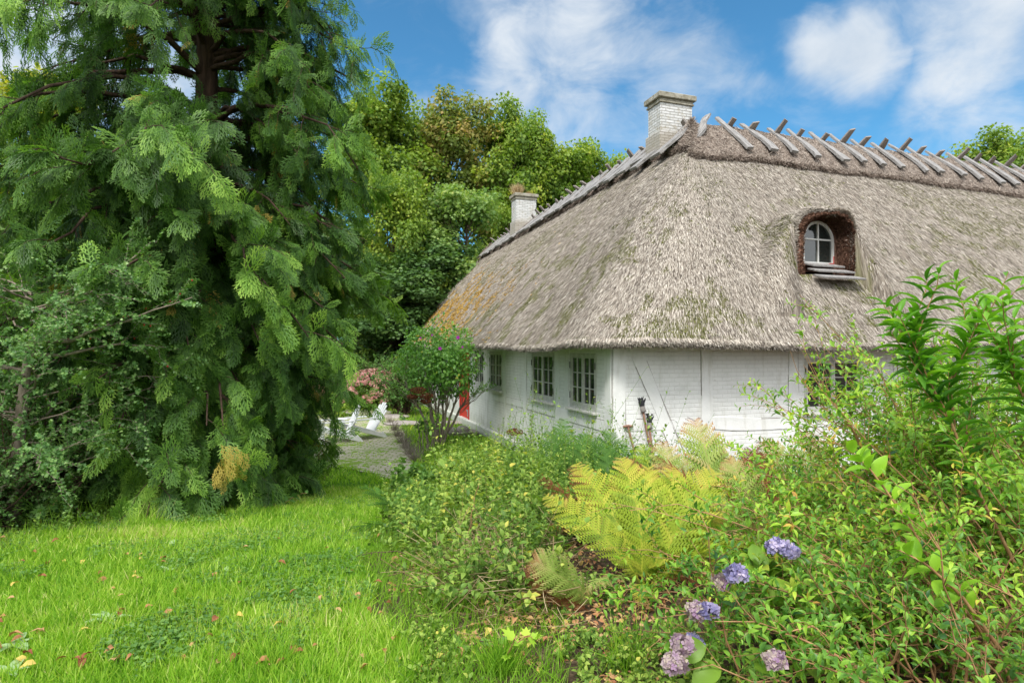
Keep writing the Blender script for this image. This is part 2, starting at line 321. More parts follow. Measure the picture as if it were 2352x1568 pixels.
# ------------------------------------------------------------------ object helpers
def tag(o, label=None, cat=None, group=None, kind=None):
    if label: o['label'] = label
    if cat: o['category'] = cat
    if group: o['group'] = group
    if kind: o['kind'] = kind
    return o
def empty(name, loc, label, cat, group=None, rz=0):
    o = bpy.data.objects.new(name, None); COL.objects.link(o); o.location = tuple(float(c) for c in loc); o.rotation_euler.z = rz
    o.empty_display_size = .2
    return tag(o, label, cat, group)
def copy_tree(o, parent=None):
    c = o.copy(); COL.objects.link(c); c.parent = parent
    for ch in o.children: copy_tree(ch, c)
    return c
def link(name, me, mats, parent=None, loc=None):
    for m in mats: me.materials.append(m)
    o = bpy.data.objects.new(name, me); COL.objects.link(o)
    if parent: o.parent = parent
    if loc is not None: o.location = tuple(float(c) for c in loc)
    return o
class MB:
    """plain polygons gathered into one mesh"""
    def __init__(s): s.v = []; s.f = []; s.m = []
    def add(s, vs, fs, mi=0):
        n = len(s.v); s.v += [tuple(map(float, v)) for v in vs]; s.f += [tuple(i+n for i in f) for f in fs]; s.m += [mi]*len(fs)
    def box(s, c, sz, rot=None, mi=0, bev=0.0):
        c = Vector([float(q) for q in c]); x, y, z = [q/2 for q in sz]
        if bev:
            b = min(bev, x*.45, y*.45, z*.45); vs = []
            for sx in (-1, 1):
                for sy in (-1, 1):
                    for sz_ in (-1, 1):
                        vs += [(sx*x, sy*(y-b), sz_*(z-b)), (sx*(x-b), sy*y, sz_*(z-b)), (sx*(x-b), sy*(y-b), sz_*z)]
            fs = []
            I = lambda a, b_, c_, k: ((a*2+b_)*2+c_)*3+k
            for a in (0, 1):
                q = [I(a, 0, 0, 0), I(a, 1, 0, 0), I(a, 1, 1, 0), I(a, 0, 1, 0)]; fs.append(q if a else q[::-1])
                q = [I(0, a, 0, 1), I(1, a, 0, 1), I(1, a, 1, 1), I(0, a, 1, 1)]; fs.append(q[::-1] if a else q)
                q = [I(0, 0, a, 2), I(1, 0, a, 2), I(1, 1, a, 2), I(0, 1, a, 2)]; fs.append(q if a else q[::-1])
            for a in (0, 1):
                for b2 in (0, 1):
                    fs.append([I(a, b2, 0, 0), I(a, b2, 1, 0), I(a, b2, 1, 1), I(a, b2, 0, 1)])
                    fs.append([I(a, 0, b2, 0), I(a, 1, b2, 0), I(a, 1, b2, 2), I(a, 0, b2, 2)])
                    fs.append([I(0, a, b2, 1), I(1, a, b2, 1), I(1, a, b2, 2), I(0, a, b2, 2)])
                    for c2 in (0, 1): fs.append([I(a, b2, c2, 0), I(a, b2, c2, 1), I(a, b2, c2, 2)])
        else:
            vs = [(sx*x, sy*y, sz_*z) for sx in (-1, 1) for sy in (-1, 1) for sz_ in (-1, 1)]
            fs = [(0, 1, 3, 2), (4, 6, 7, 5), (0, 4, 5, 1), (2, 3, 7, 6), (0, 2, 6, 4), (1, 5, 7, 3)]
        if rot is not None: vs = [rot @ Vector(v) for v in vs]
        s.add([Vector(v)+c for v in vs], fs, mi)
    def bar(s, a, b, w, t, up=(0, 0, 1), mi=0, bev=0.0):
        a = Vector([float(q) for q in a]); b = Vector([float(q) for q in b]); y = (b-a); L = y.length; y.normalize(); z = Vector(up); z = (z-z.dot(y)*y).normalized(); x = y.cross(z)
        s.box((a+b)/2, (w, L, t), Matrix((x, y, z)).transposed(), mi, bev)
    def tube(s, pts, rad, n=8, mi=0):
        pts = [Vector([float(q) for q in p]) for p in pts]; base = len(s.v); prev = None; vs = []
        for i, p in enumerate(pts):
            t = (pts[min(i+1, len(pts)-1)]-pts[max(i-1, 0)]).normalized()
            if prev is None: a = t.cross(Vector((0, 0, 1)) if abs(t.z) < .9 else Vector((1, 0, 0))).normalized()
            else: a = (prev-prev.dot(t)*t).normalized()
            prev = a; b = t.cross(a); r = rad[i] if hasattr(rad, '__len__') else rad
            for k in range(n):
                q = 2*math.pi*k/n; vs.append(p+a*math.cos(q)*r+b*math.sin(q)*r)
        fs = [(i*n+k, i*n+(k+1) % n, (i+1)*n+(k+1) % n, (i+1)*n+k) for i in range(len(pts)-1) for k in range(n)]
        fs += [tuple(range(n))[::-1], tuple(range((len(pts)-1)*n, len(pts)*n))]
        s.add(vs, fs, mi)
    def blob(s, c, r, seg=10, rings=7, jit=0, seed=0, mi=0):
        rr = random.Random(seed); vs = []; c = Vector([float(q) for q in c])
        for i in range(rings+1):
            th = math.pi*i/rings
            for k in range(seg):
                ph = 2*math.pi*k/seg; j = 1+rr.uniform(-jit, jit) if 0 < i < rings else 1
                vs.append(c+Vector((r[0]*math.sin(th)*math.cos(ph)*j, r[1]*math.sin(th)*math.sin(ph)*j, r[2]*math.cos(th)*j)))
        fs = [(i*seg+k, (i+1)*seg+k, (i+1)*seg+(k+1) % seg, i*seg+(k+1) % seg) for i in range(rings) for k in range(seg)]
        s.add(vs, fs, mi)
    def build(s, name, mats, parent=None, loc=None, smooth=False):
        me = bpy.data.meshes.new(name); me.from_pydata(s.v, [], s.f)
        if s.m and max(s.m): me.polygons.foreach_set('material_index', s.m)
        if smooth: me.polygons.foreach_set('use_smooth', [True]*len(me.polygons))
        me.update()
        return link(name, me, mats if isinstance(mats, (list, tuple)) else [mats], parent, loc)

def nrm(a): return a/np.maximum(np.linalg.norm(a, axis=-1, keepdims=True), 1e-9)
def orient(d, n):
    """matrices whose columns are x (width), y (length), z (normal)"""
    y = nrm(d); z = nrm(n-(n*y).sum(-1, keepdims=True)*y+1e-6); x = np.cross(y, z)
    return np.stack([x, y, z], -1)
def rdir(n, r=None):
    r = r or rng; v = r.normal(size=(n, 3)); return nrm(v)
class Fol:
    """many small triangles gathered into one mesh, with a tint per vertex"""
    def __init__(s): s.V = []; s.T = []; s.A = []; s.Mi = []; s.n = 0
    def raw(s, v, t, a, mi=0):
        s.V.append(v.reshape(-1, 3)); s.T.append(t.reshape(-1, 3)+s.n); s.A.append(np.broadcast_to(a, (v.reshape(-1, 3).shape[0],)).astype(np.float32))
        s.Mi.append(np.full(t.reshape(-1, 3).shape[0], mi, np.int32)); s.n += v.reshape(-1, 3).shape[0]
    def inst(s, tpl, pos, Rm, sc, tint=.5, mi=0):
        tv, tt, ta = tpl; N = len(pos)
        if N == 0: return
        sc = np.asarray(sc, float); 
        if sc.ndim == 0: sc = np.full(N, float(sc))
        if sc.ndim == 1: sc = sc[:, None]*np.ones(3)
        loc = tv[None]*sc[:, None, :]
        v = np.einsum('nij,nkj->nki', Rm, loc)+pos[:, None, :]
        t = tt[None]+(np.arange(N)*len(tv))[:, None, None]
        a = (np.broadcast_to(tint, (N,))[:, None]+ta[None]).reshape(-1)
        s.raw(v, t, a, mi)
    def tubes(s, P, Rd, sides=5, tint=.5, mi=0):
        N, K, _ = P.shape
        T = np.gradient(P, axis=1); T = nrm(T)
        av = nrm(P[:, -1]-P[:, 0]); h = np.where(np.abs(av[:, 2:3]) < .8, np.array([[0, 0, 1.]]), np.array([[1., 0, 0]]))
        a = nrm(np.cross(T, h[:, None, :])); b = np.cross(T, a)
        q = np.arange(sides)*2*math.pi/sides
        Rd = np.broadcast_to(Rd, (N, K))
        v = P[:, :, None, :]+Rd[:, :, None, None]*(a[:, :, None, :]*np.cos(q)[None, None, :, None]+b[:, :, None, :]*np.sin(q)[None, None, :, None])
        i = np.arange(K-1)[:, None]*sides; k = np.arange(sides)[None]; k2 = (k+1) % sides
        q1 = np.stack([i+k, i+k2, i+sides+k2], -1).reshape(-1, 3); q2 = np.stack([i+k, i+sides+k2, i+sides+k], -1).reshape(-1, 3)
        t = np.concatenate([q1, q2]); tt = t[None]+(np.arange(N)*K*sides)[:, None, None]
        tn = np.broadcast_to(tint, (N,))[:, None]*np.ones((1, K*sides))
        s.raw(v, tt, tn.reshape(-1), mi)
    def build(s, name, mats, parent=None, loc=None, off=None, attrs=None):
        V = np.concatenate(s.V); T = np.concatenate(s.T); A = np.concatenate(s.A); Mi = np.concatenate(s.Mi)
        if off is not None: V = V-np.asarray(off)
        me = bpy.data.meshes.new(name); me.vertices.add(len(V)); me.vertices.foreach_set('co', V.astype(np.float32).ravel())
        me.loops.add(T.size); me.loops.foreach_set('vertex_index', T.astype(np.int32).ravel())
        me.polygons.add(len(T)); me.polygons.foreach_set('loop_start', np.arange(0, T.size, 3, dtype=np.int32))
        me.polygons.foreach_set('material_index', Mi)
        at = me.attributes.new('tint', 'FLOAT', 'POINT'); at.data.foreach_set('value', np.clip(A, 0, 1).astype(np.float32))
        me.update(calc_edges=True)
        return link(name, me, mats if isinstance(mats, (list, tuple)) else [mats], parent, loc)

def tpl(v, t, a=None):
    v = np.array(v, float); return (v, np.array(t, int), np.zeros(len(v)) if a is None else np.array(a, float))
LEAF4 = tpl([(0, 0, 0), (-.5, .42, .12), (.5, .42, .12), (0, 1, -.12)], [(0, 2, 3), (0, 3, 1)])
LEAF8 = tpl([(0, 0, 0), (-.42, .3, .10), (0, .3, .02), (.42, .3, .10), (-.40, .62, .06), (0, .64, -.03), (.40, .62, .06), (0, 1, -.22)],
            [(0, 2, 1), (0, 3, 2), (1, 2, 5), (1, 5, 4), (2, 3, 6), (2, 6, 5), (4, 5, 7), (5, 6, 7)], [0, .04, -.06, .04, .04, -.04, .04, .06])
def _long():
    ys = [0, .12, .28, .45, .62, .8, .93, 1]; ws = [.02, .26, .44, .5, .46, .3, .12, .0]; v = []; t = []; a = []
    for i, (y, w) in enumerate(zip(ys, ws)):
        z = .06*math.sin(y*3)-.30*y*y
        v += [(-w, y, z+.16*w), (0, y, z-.02), (w, y, z+.16*w)]; a += [.03, -.08, .03]
        if i:
            b = 3*i
            t += [(b-3, b-2, b+1), (b-3, b+1, b), (b-2, b-1, b+2), (b-2, b+2, b+1)]
    return tpl(v, t, a)
LEAFL = _long()
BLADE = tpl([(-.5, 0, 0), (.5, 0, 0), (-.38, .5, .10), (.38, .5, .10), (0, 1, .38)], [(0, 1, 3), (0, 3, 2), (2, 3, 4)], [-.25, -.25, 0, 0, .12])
STICK = tpl([(-.5, 0, 0), (.5, 0, 0), (-.35, 1, 0), (.35, 1, 0)], [(0, 1, 3), (0, 3, 2)])
# hand-shaped leaf for maples and brambles
def _lobed():
    pts = [(0, 0), (.28, .08), (.5, .3), (.30, .42), (.46, .72), (.18, .62), (0, 1), (-.18, .62), (-.46, .72), (-.30, .42), (-.5, .3), (-.28, .08)]
    v = [(0, .38, -.04)]+[(x, y, .12*abs(x)-.1*y*y) for x, y in pts]; n = len(pts)
    return tpl(v, [(0, 1+i, 1+(i+1) % n) for i in range(n)])
LOBED = _lobed()
def _floret():
    v = [(0, 0, 0)]; t = []
    for k in range(4):
        q = k*math.pi/2
        for da, r, z in ((-.62, .72, .10), (0, 1.0, .02), (.62, .72, .10)): v.append((math.cos(q+da)*r, math.sin(q+da)*r, z))
        b = 1+3*k; t += [(0, b, b+1), (0, b+1, b+2)]
    return tpl(v, t, [-.25]+[0, .06, 0]*4)
FLORET = _floret()

def paths(p0, d, L, bend, K=6, wob=0, r=None):
    r = r or rng; t = np.linspace(0, 1, K); N = len(p0); L = np.broadcast_to(L, (N,))
    P = p0[:, None]+nrm(d)[:, None]*(L[:, None]*t[None])[..., None]+bend[:, None]*(t*t)[None, :, None]
    if wob: 
        n = r.normal(size=(N, K, 3))*wob; n[:, 0] = 0; P = P+n
    return P
def samp(P, idx, t):
    K = P.shape[1]; f = np.clip(t, 0, .9999)*(K-1); i = f.astype(int); a = (f-i)[:, None]
    p = P[idx, i]*(1-a)+P[idx, i+1]*a; tg = nrm(P[idx, i+1]-P[idx, i]); return p, tg
def leaves(fol, P, n, t0, t1, T, size, width, spread=1.0, up=.35, tint=(.5, .15), mi=0, droop=0, sj=.3, r=None, tipsmall=.4, flat=.5):
    """n leaves along each stem, spiralling"""
    r = r or rng; N = len(P); idx = np.repeat(np.arange(N), n)
    j = np.tile(np.arange(n), N); t = t0+(t1-t0)*(j+r.random(N*n))/n
    p, tg = samp(P, idx, t)
    h = np.where(np.abs(tg[:, 2:3]) < .85, np.array([[0, 0, 1.]]), np.array([[1., 0, 0]])); a = nrm(np.cross(tg, h)); b = np.cross(tg, a)
    q = j*2.4+r.random(N*n)*1.0+np.repeat(r.random(N)*6.28, n)
    side = a*np.cos(q)[:, None]+b*np.sin(q)[:, None]
    d = side*spread+tg*(.35+.4*t[:, None]**4)+np.array([0, 0, up-droop])+r.normal(size=(N*n, 3))*.15
    nn = np.array([[0, 0, 1.]])*flat+tg*.5+r.normal(size=(N*n, 3))*.25
    s = size*(1-sj*r.random(N*n))*(1-tipsmall*np.maximum(0, (t-.6)/.4))
    sc = np.stack([s*width, s, s], -1)
    t0_ = np.repeat(tint[0], n) if isinstance(tint[0], np.ndarray) else tint[0]
    ti = t0_+tint[1]*r.normal(size=N*n)+.12*(t-.5)
    fol.inst(T, p, orient(d, nn), sc, ti, mi)
def sub(P, n, t0, t1, L, ang=.8, up=.2, grav=-.1, K=5, r=None, taper=.5, wob=0.0):
    """n side shoots from each stem"""
    r = r or rng; N = len(P); idx = np.repeat(np.arange(N), n); j = np.tile(np.arange(n), N)
    t = t0+(t1-t0)*(j+r.random(N*n))/n; p, tg = samp(P, idx, t)
    side = r.normal(size=(N*n, 3)); side = nrm(side-(side*tg).sum(-1, keepdims=True)*tg)
    d = nrm(tg*math.cos(ang)+side*math.sin(ang)+np.array([0, 0, up]))
    l = L*(1-taper*t)*(.7+.6*r.random(N*n)); b = np.zeros((N*n, 3)); b[:, 2] = grav*l
    return paths(p, d, l, b, K, wob, r), idx, t

# ------------------------------------------------------------------ ground, lawn area, patio
LAWN = [G(*p) for p in [(-400, 1290), (0, 1245), (200, 1205), (420, 1185), (640, 1160), (740, 1115), (780, 1072), (850, 1085), (905, 1105), (880, 1180), (835, 1290), (870, 1400), (930, 1568)]]
LAWN = [(float(p[0]), float(p[1])) for p in LAWN]+[(-.42, 2.2), (-.4, 1.0), (-.4, -4), (-9, -4), (-9, 4)]
PATIO = [G(*p)[:2] for p in [(690, 1090), (790, 1072), (850, 1086), (905, 1106), (950, 1090), (945, 1040), (930, 1000), (918, 962), (880, 938), (800, 940), (700, 960), (600, 1000)]]
def make_ground():
    def axis(a, b, fine0, fine1, st):
        m = list(np.arange(fine0, fine1, st)); lo = [fine0-((i)**2.2)*st for i in range(1, 40) if fine0-((i)**2.2)*st > a]+[a]; hi = [fine1+((i)**2.2)*st for i in range(1, 40) if fine1+((i)**2.2)*st < b]+[b]
        return np.array(sorted(set(lo+m+hi)))
    xs = axis(-400, 400, -9, 9, .12); ys = axis(-300, 500, -1, 16, .12)
    X, Y = np.meshgrid(xs, ys); Z = g(X, Y)+.018*(fbm(X*3, Y*3, 5)-.5)*((Y > 0) & (Y < 14))
    n, m = X.shape; V = np.stack([X, Y, Z], -1).reshape(-1, 3)
    i = np.arange(n-1)[:, None]*m+np.arange(m-1)[None]; Q = np.stack([i, i+1, i+m+1, i+m], -1).reshape(-1, 4)
    me = bpy.data.meshes.new('ground'); me.from_pydata(V.tolist(), [], Q.tolist())
    e = (fbm(X*1.7, Y*1.7, 9)-.5)*.5
    lawn = inpoly((X+e).ravel(), (Y+e*.5).ravel(), LAWN).astype(np.float32)
    far = ((Y.ravel() > 11) & (X.ravel() > -14)).astype(np.float32)*.65
    at = me.attributes.new('lawn', 'FLOAT', 'POINT'); at.data.foreach_set('value', np.maximum(lawn, far))
    me.polygons.foreach_set('use_smooth', [True]*len(me.polygons)); me.update()
    tag(link('ground', me, [M['ground']]), kind='structure')
    b = MB(); c = np.mean(PATIO, 0)
    ring = [tuple(p) for p in PATIO]; pts = []
    for k in range(len(ring)):
        a_, b_ = ring[k], ring[(k+1) % len(ring)]
        for q in range(6):
            t = q/6; j = .12*(random.random()-.5); pts.append((a_[0]*(1-t)+b_[0]*t+j, a_[1]*(1-t)+b_[1]*t+j))
    from mathutils.geometry import tessellate_polygon
    vs = [Vector((x, y, float(g(x, y))+.024)) for x, y in pts]; fs = [tuple(t) for t in tessellate_polygon([vs])]
    fs = [t if (vs[t[1]]-vs[t[0]]).cross(vs[t[2]]-vs[t[0]]).z > 0 else t[::-1] for t in fs]
    b.add(vs, fs); tag(b.build('patio', M['patio']), kind='structure')
make_ground()

def make_grass():
    f = Fol(); N = 190000
    # denser close by
    Y = 2.0+7.5*rng.random(N)**1.55; px = -60+1080*rng.random(N); X = (px-1176)/F*Y
    ed = (fbm(X*2, Y*2, 3)-.5)*.6
    ok = inpoly(X+ed*.5, Y, LAWN); X = X[ok]; Y = Y[ok]; n = len(X)
    dens = fbm(X*2.2, Y*2.2, 21)
    P = np.stack([X, Y, g(X, Y)-.005], -1)
    lean = rng.normal(size=(n, 3))*.62; lean[:, 2] = 1; lean[:, 0] += .25*(fbm(X*1.2, Y*1.2, 33)-.5)*2; lean[:, 1] += .5*(fbm(X*1.1, Y*1.1, 37)-.5)
    s = (.055+.075*dens)*(.6+.8*rng.random(n)); wd = .0066+.0018*Y/3
    sc = np.stack([wd*(.6+.8*rng.random(n)), s, s], -1)
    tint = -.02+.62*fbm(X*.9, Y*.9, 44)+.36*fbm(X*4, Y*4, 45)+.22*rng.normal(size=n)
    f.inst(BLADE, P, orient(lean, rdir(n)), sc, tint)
    # taller darker fringe along the shrubs and the patio
    n2 = 9000; Y = 5.2+5.5*rng.random(n2); px = 60+900*rng.random(n2); X = (px-1176)/F*Y
    ed = np.zeros(n2, bool)
    near = inpoly(X, Y, LAWN) & ~inpoly(X*1.0, Y+.35, LAWN)
    X = X[near]; Y = Y[near]; n = len(X); P = np.stack([X, Y, g(X, Y)], -1); lean = rng.normal(size=(n, 3))*.4; lean[:, 2] = 1
    s = .16+.16*rng.random(n); f.inst(BLADE, P, orient(lean, rdir(n)), np.stack([np.full(n, .008), s, s], -1), .25+.2*rng.random(n))
    tag(f.build('lawn_grass', M['grass']), 'long bright green lawn grass on the left', 'grass', kind='stuff')
    # clover and moss between the blades
    f = Fol(); n = 60000; Y = 2.1+6.5*rng.random(n)**1.4; px = -60+1050*rng.random(n); X = (px-1176)/F*Y
    k = inpoly(X, Y, LAWN) & (fbm(X*1.6, Y*1.6, 87) > .55); X = X[k]; Y = Y[k]; n = len(X)
    P = np.stack([X, Y, g(X, Y)+.03+.05*rng.random(n)], -1); dd = rng.normal(size=(n, 3)); dd[:, 2] *= .25; s_ = .016+.012*rng.random(n)
    f.inst(LEAF4, P, orient(dd, np.array([0, 0, 1.])+.25*rng.normal(size=(n, 3))), np.stack([s_*1.1, s_, s_], -1), .66+.2*rng.normal(size=n))
    tag(f.build('lawn_clover', M['bush']), 'patches of clover low in the lawn', 'clover', kind='stuff')
    # grass growing through the paving and round the patio
    f = Fol(); n = 16000; Y = 10+14*rng.random(n); px = 680+440*rng.random(n); X = (px-1176)/F*Y
    inp = inpoly(X, Y, PATIO); nz = fbm(X*1.3, Y*1.3, 71); keep = (~inp) | (nz > .56); lim = X < (1.4-.34*(Y-9.45))
    X = X[keep & lim]; Y = Y[keep & lim]; n = len(X); inp = inpoly(X, Y, PATIO)
    P = np.stack([X, Y, g(X, Y)+.01], -1); lean = rng.normal(size=(n, 3))*.5; lean[:, 2] = 1
    s = np.where(inp, .05, .10)*(.6+.8*rng.random(n)); f.inst(BLADE, P, orient(lean, rdir(n)), np.stack([np.full(n, .016), s, s], -1), .55+.15*rng.normal(size=n))
    tag(f.build('patio_grass', M['grass']), 'short yellowish grass growing around and through the brick paving', 'grass', kind='stuff')
make_grass()

# ------------------------------------------------------------------ the house
Cx, Cy = 1.587, 9.45
RU = np.array([.9478, .3189, 0.]); LV = np.array([-.3189, .9478, 0.])
def H(u, v, z):
    return RU*u+LV*v+np.array([0, 0, z])
house = empty('thatched_house', (Cx, Cy, 0), 'long whitewashed half-timbered farmhouse with a big weathered thatched roof', 'house')
EO = .55; RW = 4.0; RV = 3.5; LEND = 22.8; REND = 24.0; ZE = 2.36
def vleft(px):
    k = (px-1176)/F; return (Cx-Cy*k)/(.3189+.9478*k)
def uright(px):
    k = (px-1176)/F; return (Cy*k-Cx)/(.9478-.3189*k)
def wall_panel(mb, o, a, n, L, z0, z1, ops, depth=.09):
    """wall sheet with rectangular openings and their reveals; o origin, a along, n outward"""
    xs = sorted({0, L, *[q for op in ops for q in op[:2]]}); zs = sorted({z0, z1, *[q for op in ops for q in op[2:4]]})
    xs2 = []
    for p, q in zip(xs, xs[1:]): xs2 += list(np.linspace(p, q, max(2, int((q-p)/.8)+1)))[:-1]
    xs2.append(xs[-1])
    for p, q in zip(xs2, xs2[1:]):
        for s_, t_ in zip(zs, zs[1:]):
            cx, cz = (p+q)/2, (s_+t_)/2
            if any(op[0] < cx < op[1] and op[2] < cz < op[3] for op in ops): continue
            mb.add([o+a*p+[0, 0, s_], o+a*q+[0, 0, s_], o+a*q+[0, 0, t_], o+a*p+[0, 0, t_]], [(0, 1, 2, 3)])
    for x0, x1, za, zb in ops:
        P = [o+a*x0+[0, 0, za], o+a*x1+[0, 0, za], o+a*x1+[0, 0, zb], o+a*x0+[0, 0, zb]]; Q = [p-n*depth for p in P]
        mb.add(P+Q, [(i, (i+1) % 4, 4+(i+1) % 4, 4+i) for i in range(4)])
nL = -RU; nR = -LV
ZT = 2.52
def winspec(px0, px1, pyb, pyt, wall):
    if wall == 'L':
        v0, v1 = vleft(px1), vleft(px0); Ym = Cy+.9478*v0
        zb = CAMZ-(pyb-799)/F*Ym; zt = CAMZ-(pyt-799)/F*Ym; return (v0, v1, zb, zt)
    u0, u1 = uright(px0), uright(px1); Ym = Cy+.3189*u0
    return (u0, u1, CAMZ-(pyb-799)/F*Ym, CAMZ-(pyt-799)/F*Ym)
LW = [winspec(1309, 1370, 946, 811, 'L'), winspec(1221, 1273, 926, 809, 'L'), winspec(1124, 1153, 900, 806, 'L'), winspec(1091, 1111, 890, 805, 'L')]
sill = LW[0][2]; top = LW[0][3]
LW = [(a, b, sill, top) for a, b, c, d in LW]
far_w = [(14.0, 15.1, sill, top), (17.4, 18.5, sill, top)]
DOOR = (vleft(1079), vleft(1058), .06, top)
RWN = [winspec(1846, 1978, 948, 823, 'R'), (9.3, 10.8, sill, top), (14, 15.5, sill, top)]
wl = MB(); wall_panel(wl, H(0, 0, 0), LV, nL, LEND-.5, -.05, ZT, LW+far_w+[DOOR]); wl.build('wall', M['wall'], house)
wr = MB(); wall_panel(wr, H(0, 0, 0), RU, nR, REND, -.05, ZT, RWN); wr.build('wall', M['wall'], house)
we = MB()
we.add([H(0, LEND-.5, -.05), H(8, LEND-.5, -.05), H(8, LEND-.5, ZT), H(0, LEND-.5, ZT)], [(0, 1, 2, 3)])
we.add([H(REND, 0, -.05), H(REND, 8, -.05), H(REND, 8, ZT), H(REND, 0, ZT)], [(0, 1, 2, 3)])
we.add([H(8, LEND-.5, -.05), H(8, 8, -.05), H(8, 8, ZT), H(8, LEND-.5, ZT)], [(0, 1, 2, 3)])
we.add([H(8, 8, -.05), H(REND, 8, -.05), H(REND, 8, ZT), H(8, 8, ZT)], [(0, 1, 2, 3)])
we.build('wall', M['wall'], house)
# stone footing
ft = MB()
ft.bar(H(-.03, -.03, .08), H(-.03, LEND-.5, .08), .14, .26, mi=0, bev=.02); ft.bar(H(.05, -.035, .08), H(REND, -.035, .08), .14, .26, bev=.02)
ft.build('footing', M['timber'], house)

def timber(name, o, a, n, pts, w, proud=.018, crack=0):
    """a beam from pts[0] to pts[1] in wall coordinates (along, z)"""
    mb = MB(); (x0, z0), (x1, z1) = pts; K = 9; d = np.array([x1-x0, z1-z0]); L = np.hypot(*d); d /= L; s = np.array([-d[1], d[0]])
    rows = []
    for i in range(K):
        t = i/(K-1); c = np.array([x0, z0])+d*L*t; ww = w/2*(1+.10*math.sin(t*7+x0*3)+random.uniform(-.05, .05)); off = .012*math.sin(t*5+x0)
        rows.append((c+s*(ww+off), c+s*(-ww+off)))
    P = lambda q, h: o+a*q[0]+np.array([0, 0, q[1]])+n*h
    vs = []
    for A, B in rows: vs += [P(A, -.02), P(A, proud), P(B, proud), P(B, -.02)]
    fs = []
    for i in range(K-1):
        b = 4*i; fs += [(b+k, b+k+1, b+k+5, b+k+4) for k in range(3)]
    fs += [(0, 1, 2, 3), (4*K-4, 4*K-1, 4*K-2, 4*K-3)]
    mb.add(vs, fs, 0)
    for k in range(crack):    # open joint beside the beam
        side = 0 if k % 2 == 0 else 1; i0 = random.randint(0, K-4); i1 = min(K-1, i0+random.randint(2, 5)); sgn = 1 if side == 0 else -1
        a0 = rows[i0][side]+s*.006*sgn; a1 = rows[i1][side]+s*.006*sgn; wd = random.uniform(.003, .006)
        q = [a0-s*wd, a0+s*wd, a1+s*wd*.5, a1-s*wd*.5]; mb.add([P(v_, .008) for v_ in q], [(0, 1, 2, 3)], 1)
    return mb.build(name, [M['timber'], M['wood_dark']], house)
o0 = H(0, 0, 0); U = uright
def zR(px, py): 
    u = U(px); return CAMZ-(py-799)/F*(Cy+.3189*u)
timber('corner_post', o0, RU, nR, [(.12, -.02), (.12, ZT)], .23, .014, 3)
timber('post', o0, RU, nR, [(U(1622), -.02), (U(1622), ZT)], .22, .012, 3)
timber('post', o0, RU, nR, [(U(1822), -.02), (U(1822), ZT)], .21, .012, 2)
timber('post', o0, RU, nR, [(U(2060), -.02), (U(2060), ZT)], .21, .012, 2)
timber('brace', o0, RU, nR, [(U(1455), ZT-.15), (U(1580), .22)], .2, .010, 5)
timber('rail', o0, RU, nR, [(.25, zR(1480, 975)), (U(1611), zR(1600, 975))], .17, .007, 1)
timber('rail', o0, RU, nR, [(U(1633), zR(1640, 972)), (U(1812), zR(1810, 972))], .20, .015, 3)
timber('rail', o0, RU, nR, [(U(1832), zR(1840, 966)), (U(2050), zR(2050, 966))], .16, .014, 2)
timber('corner_post', o0, LV, nL, [(.11, -.02), (.11, ZT)], .22, .025, 4)
for a_, b_ in ((LW[0][1]+.13, .2), (LW[1][0]-.16, .2), (LW[1][1]+.4, .2), (LW[2][0]-.25, .18), (LW[2][1]+.22, .18), (DOOR[0]-.1, .16), (DOOR[1]+.12, .16), (13.2, .2), (16.3, .2), (19.4, .2)):
    timber('post', o0, LV, nL, [(a_, -.02), (a_, ZT)], b_, .012, 2)
timber('rail', o0, LV, nL, [(.25, sill-.20), (DOOR[0]-.2, sill-.20)], .16, .01, 4)
timber('rail', o0, LV, nL, [(DOOR[1]+.2, sill-.20), (22, sill-.20)], .16, .01, 1)

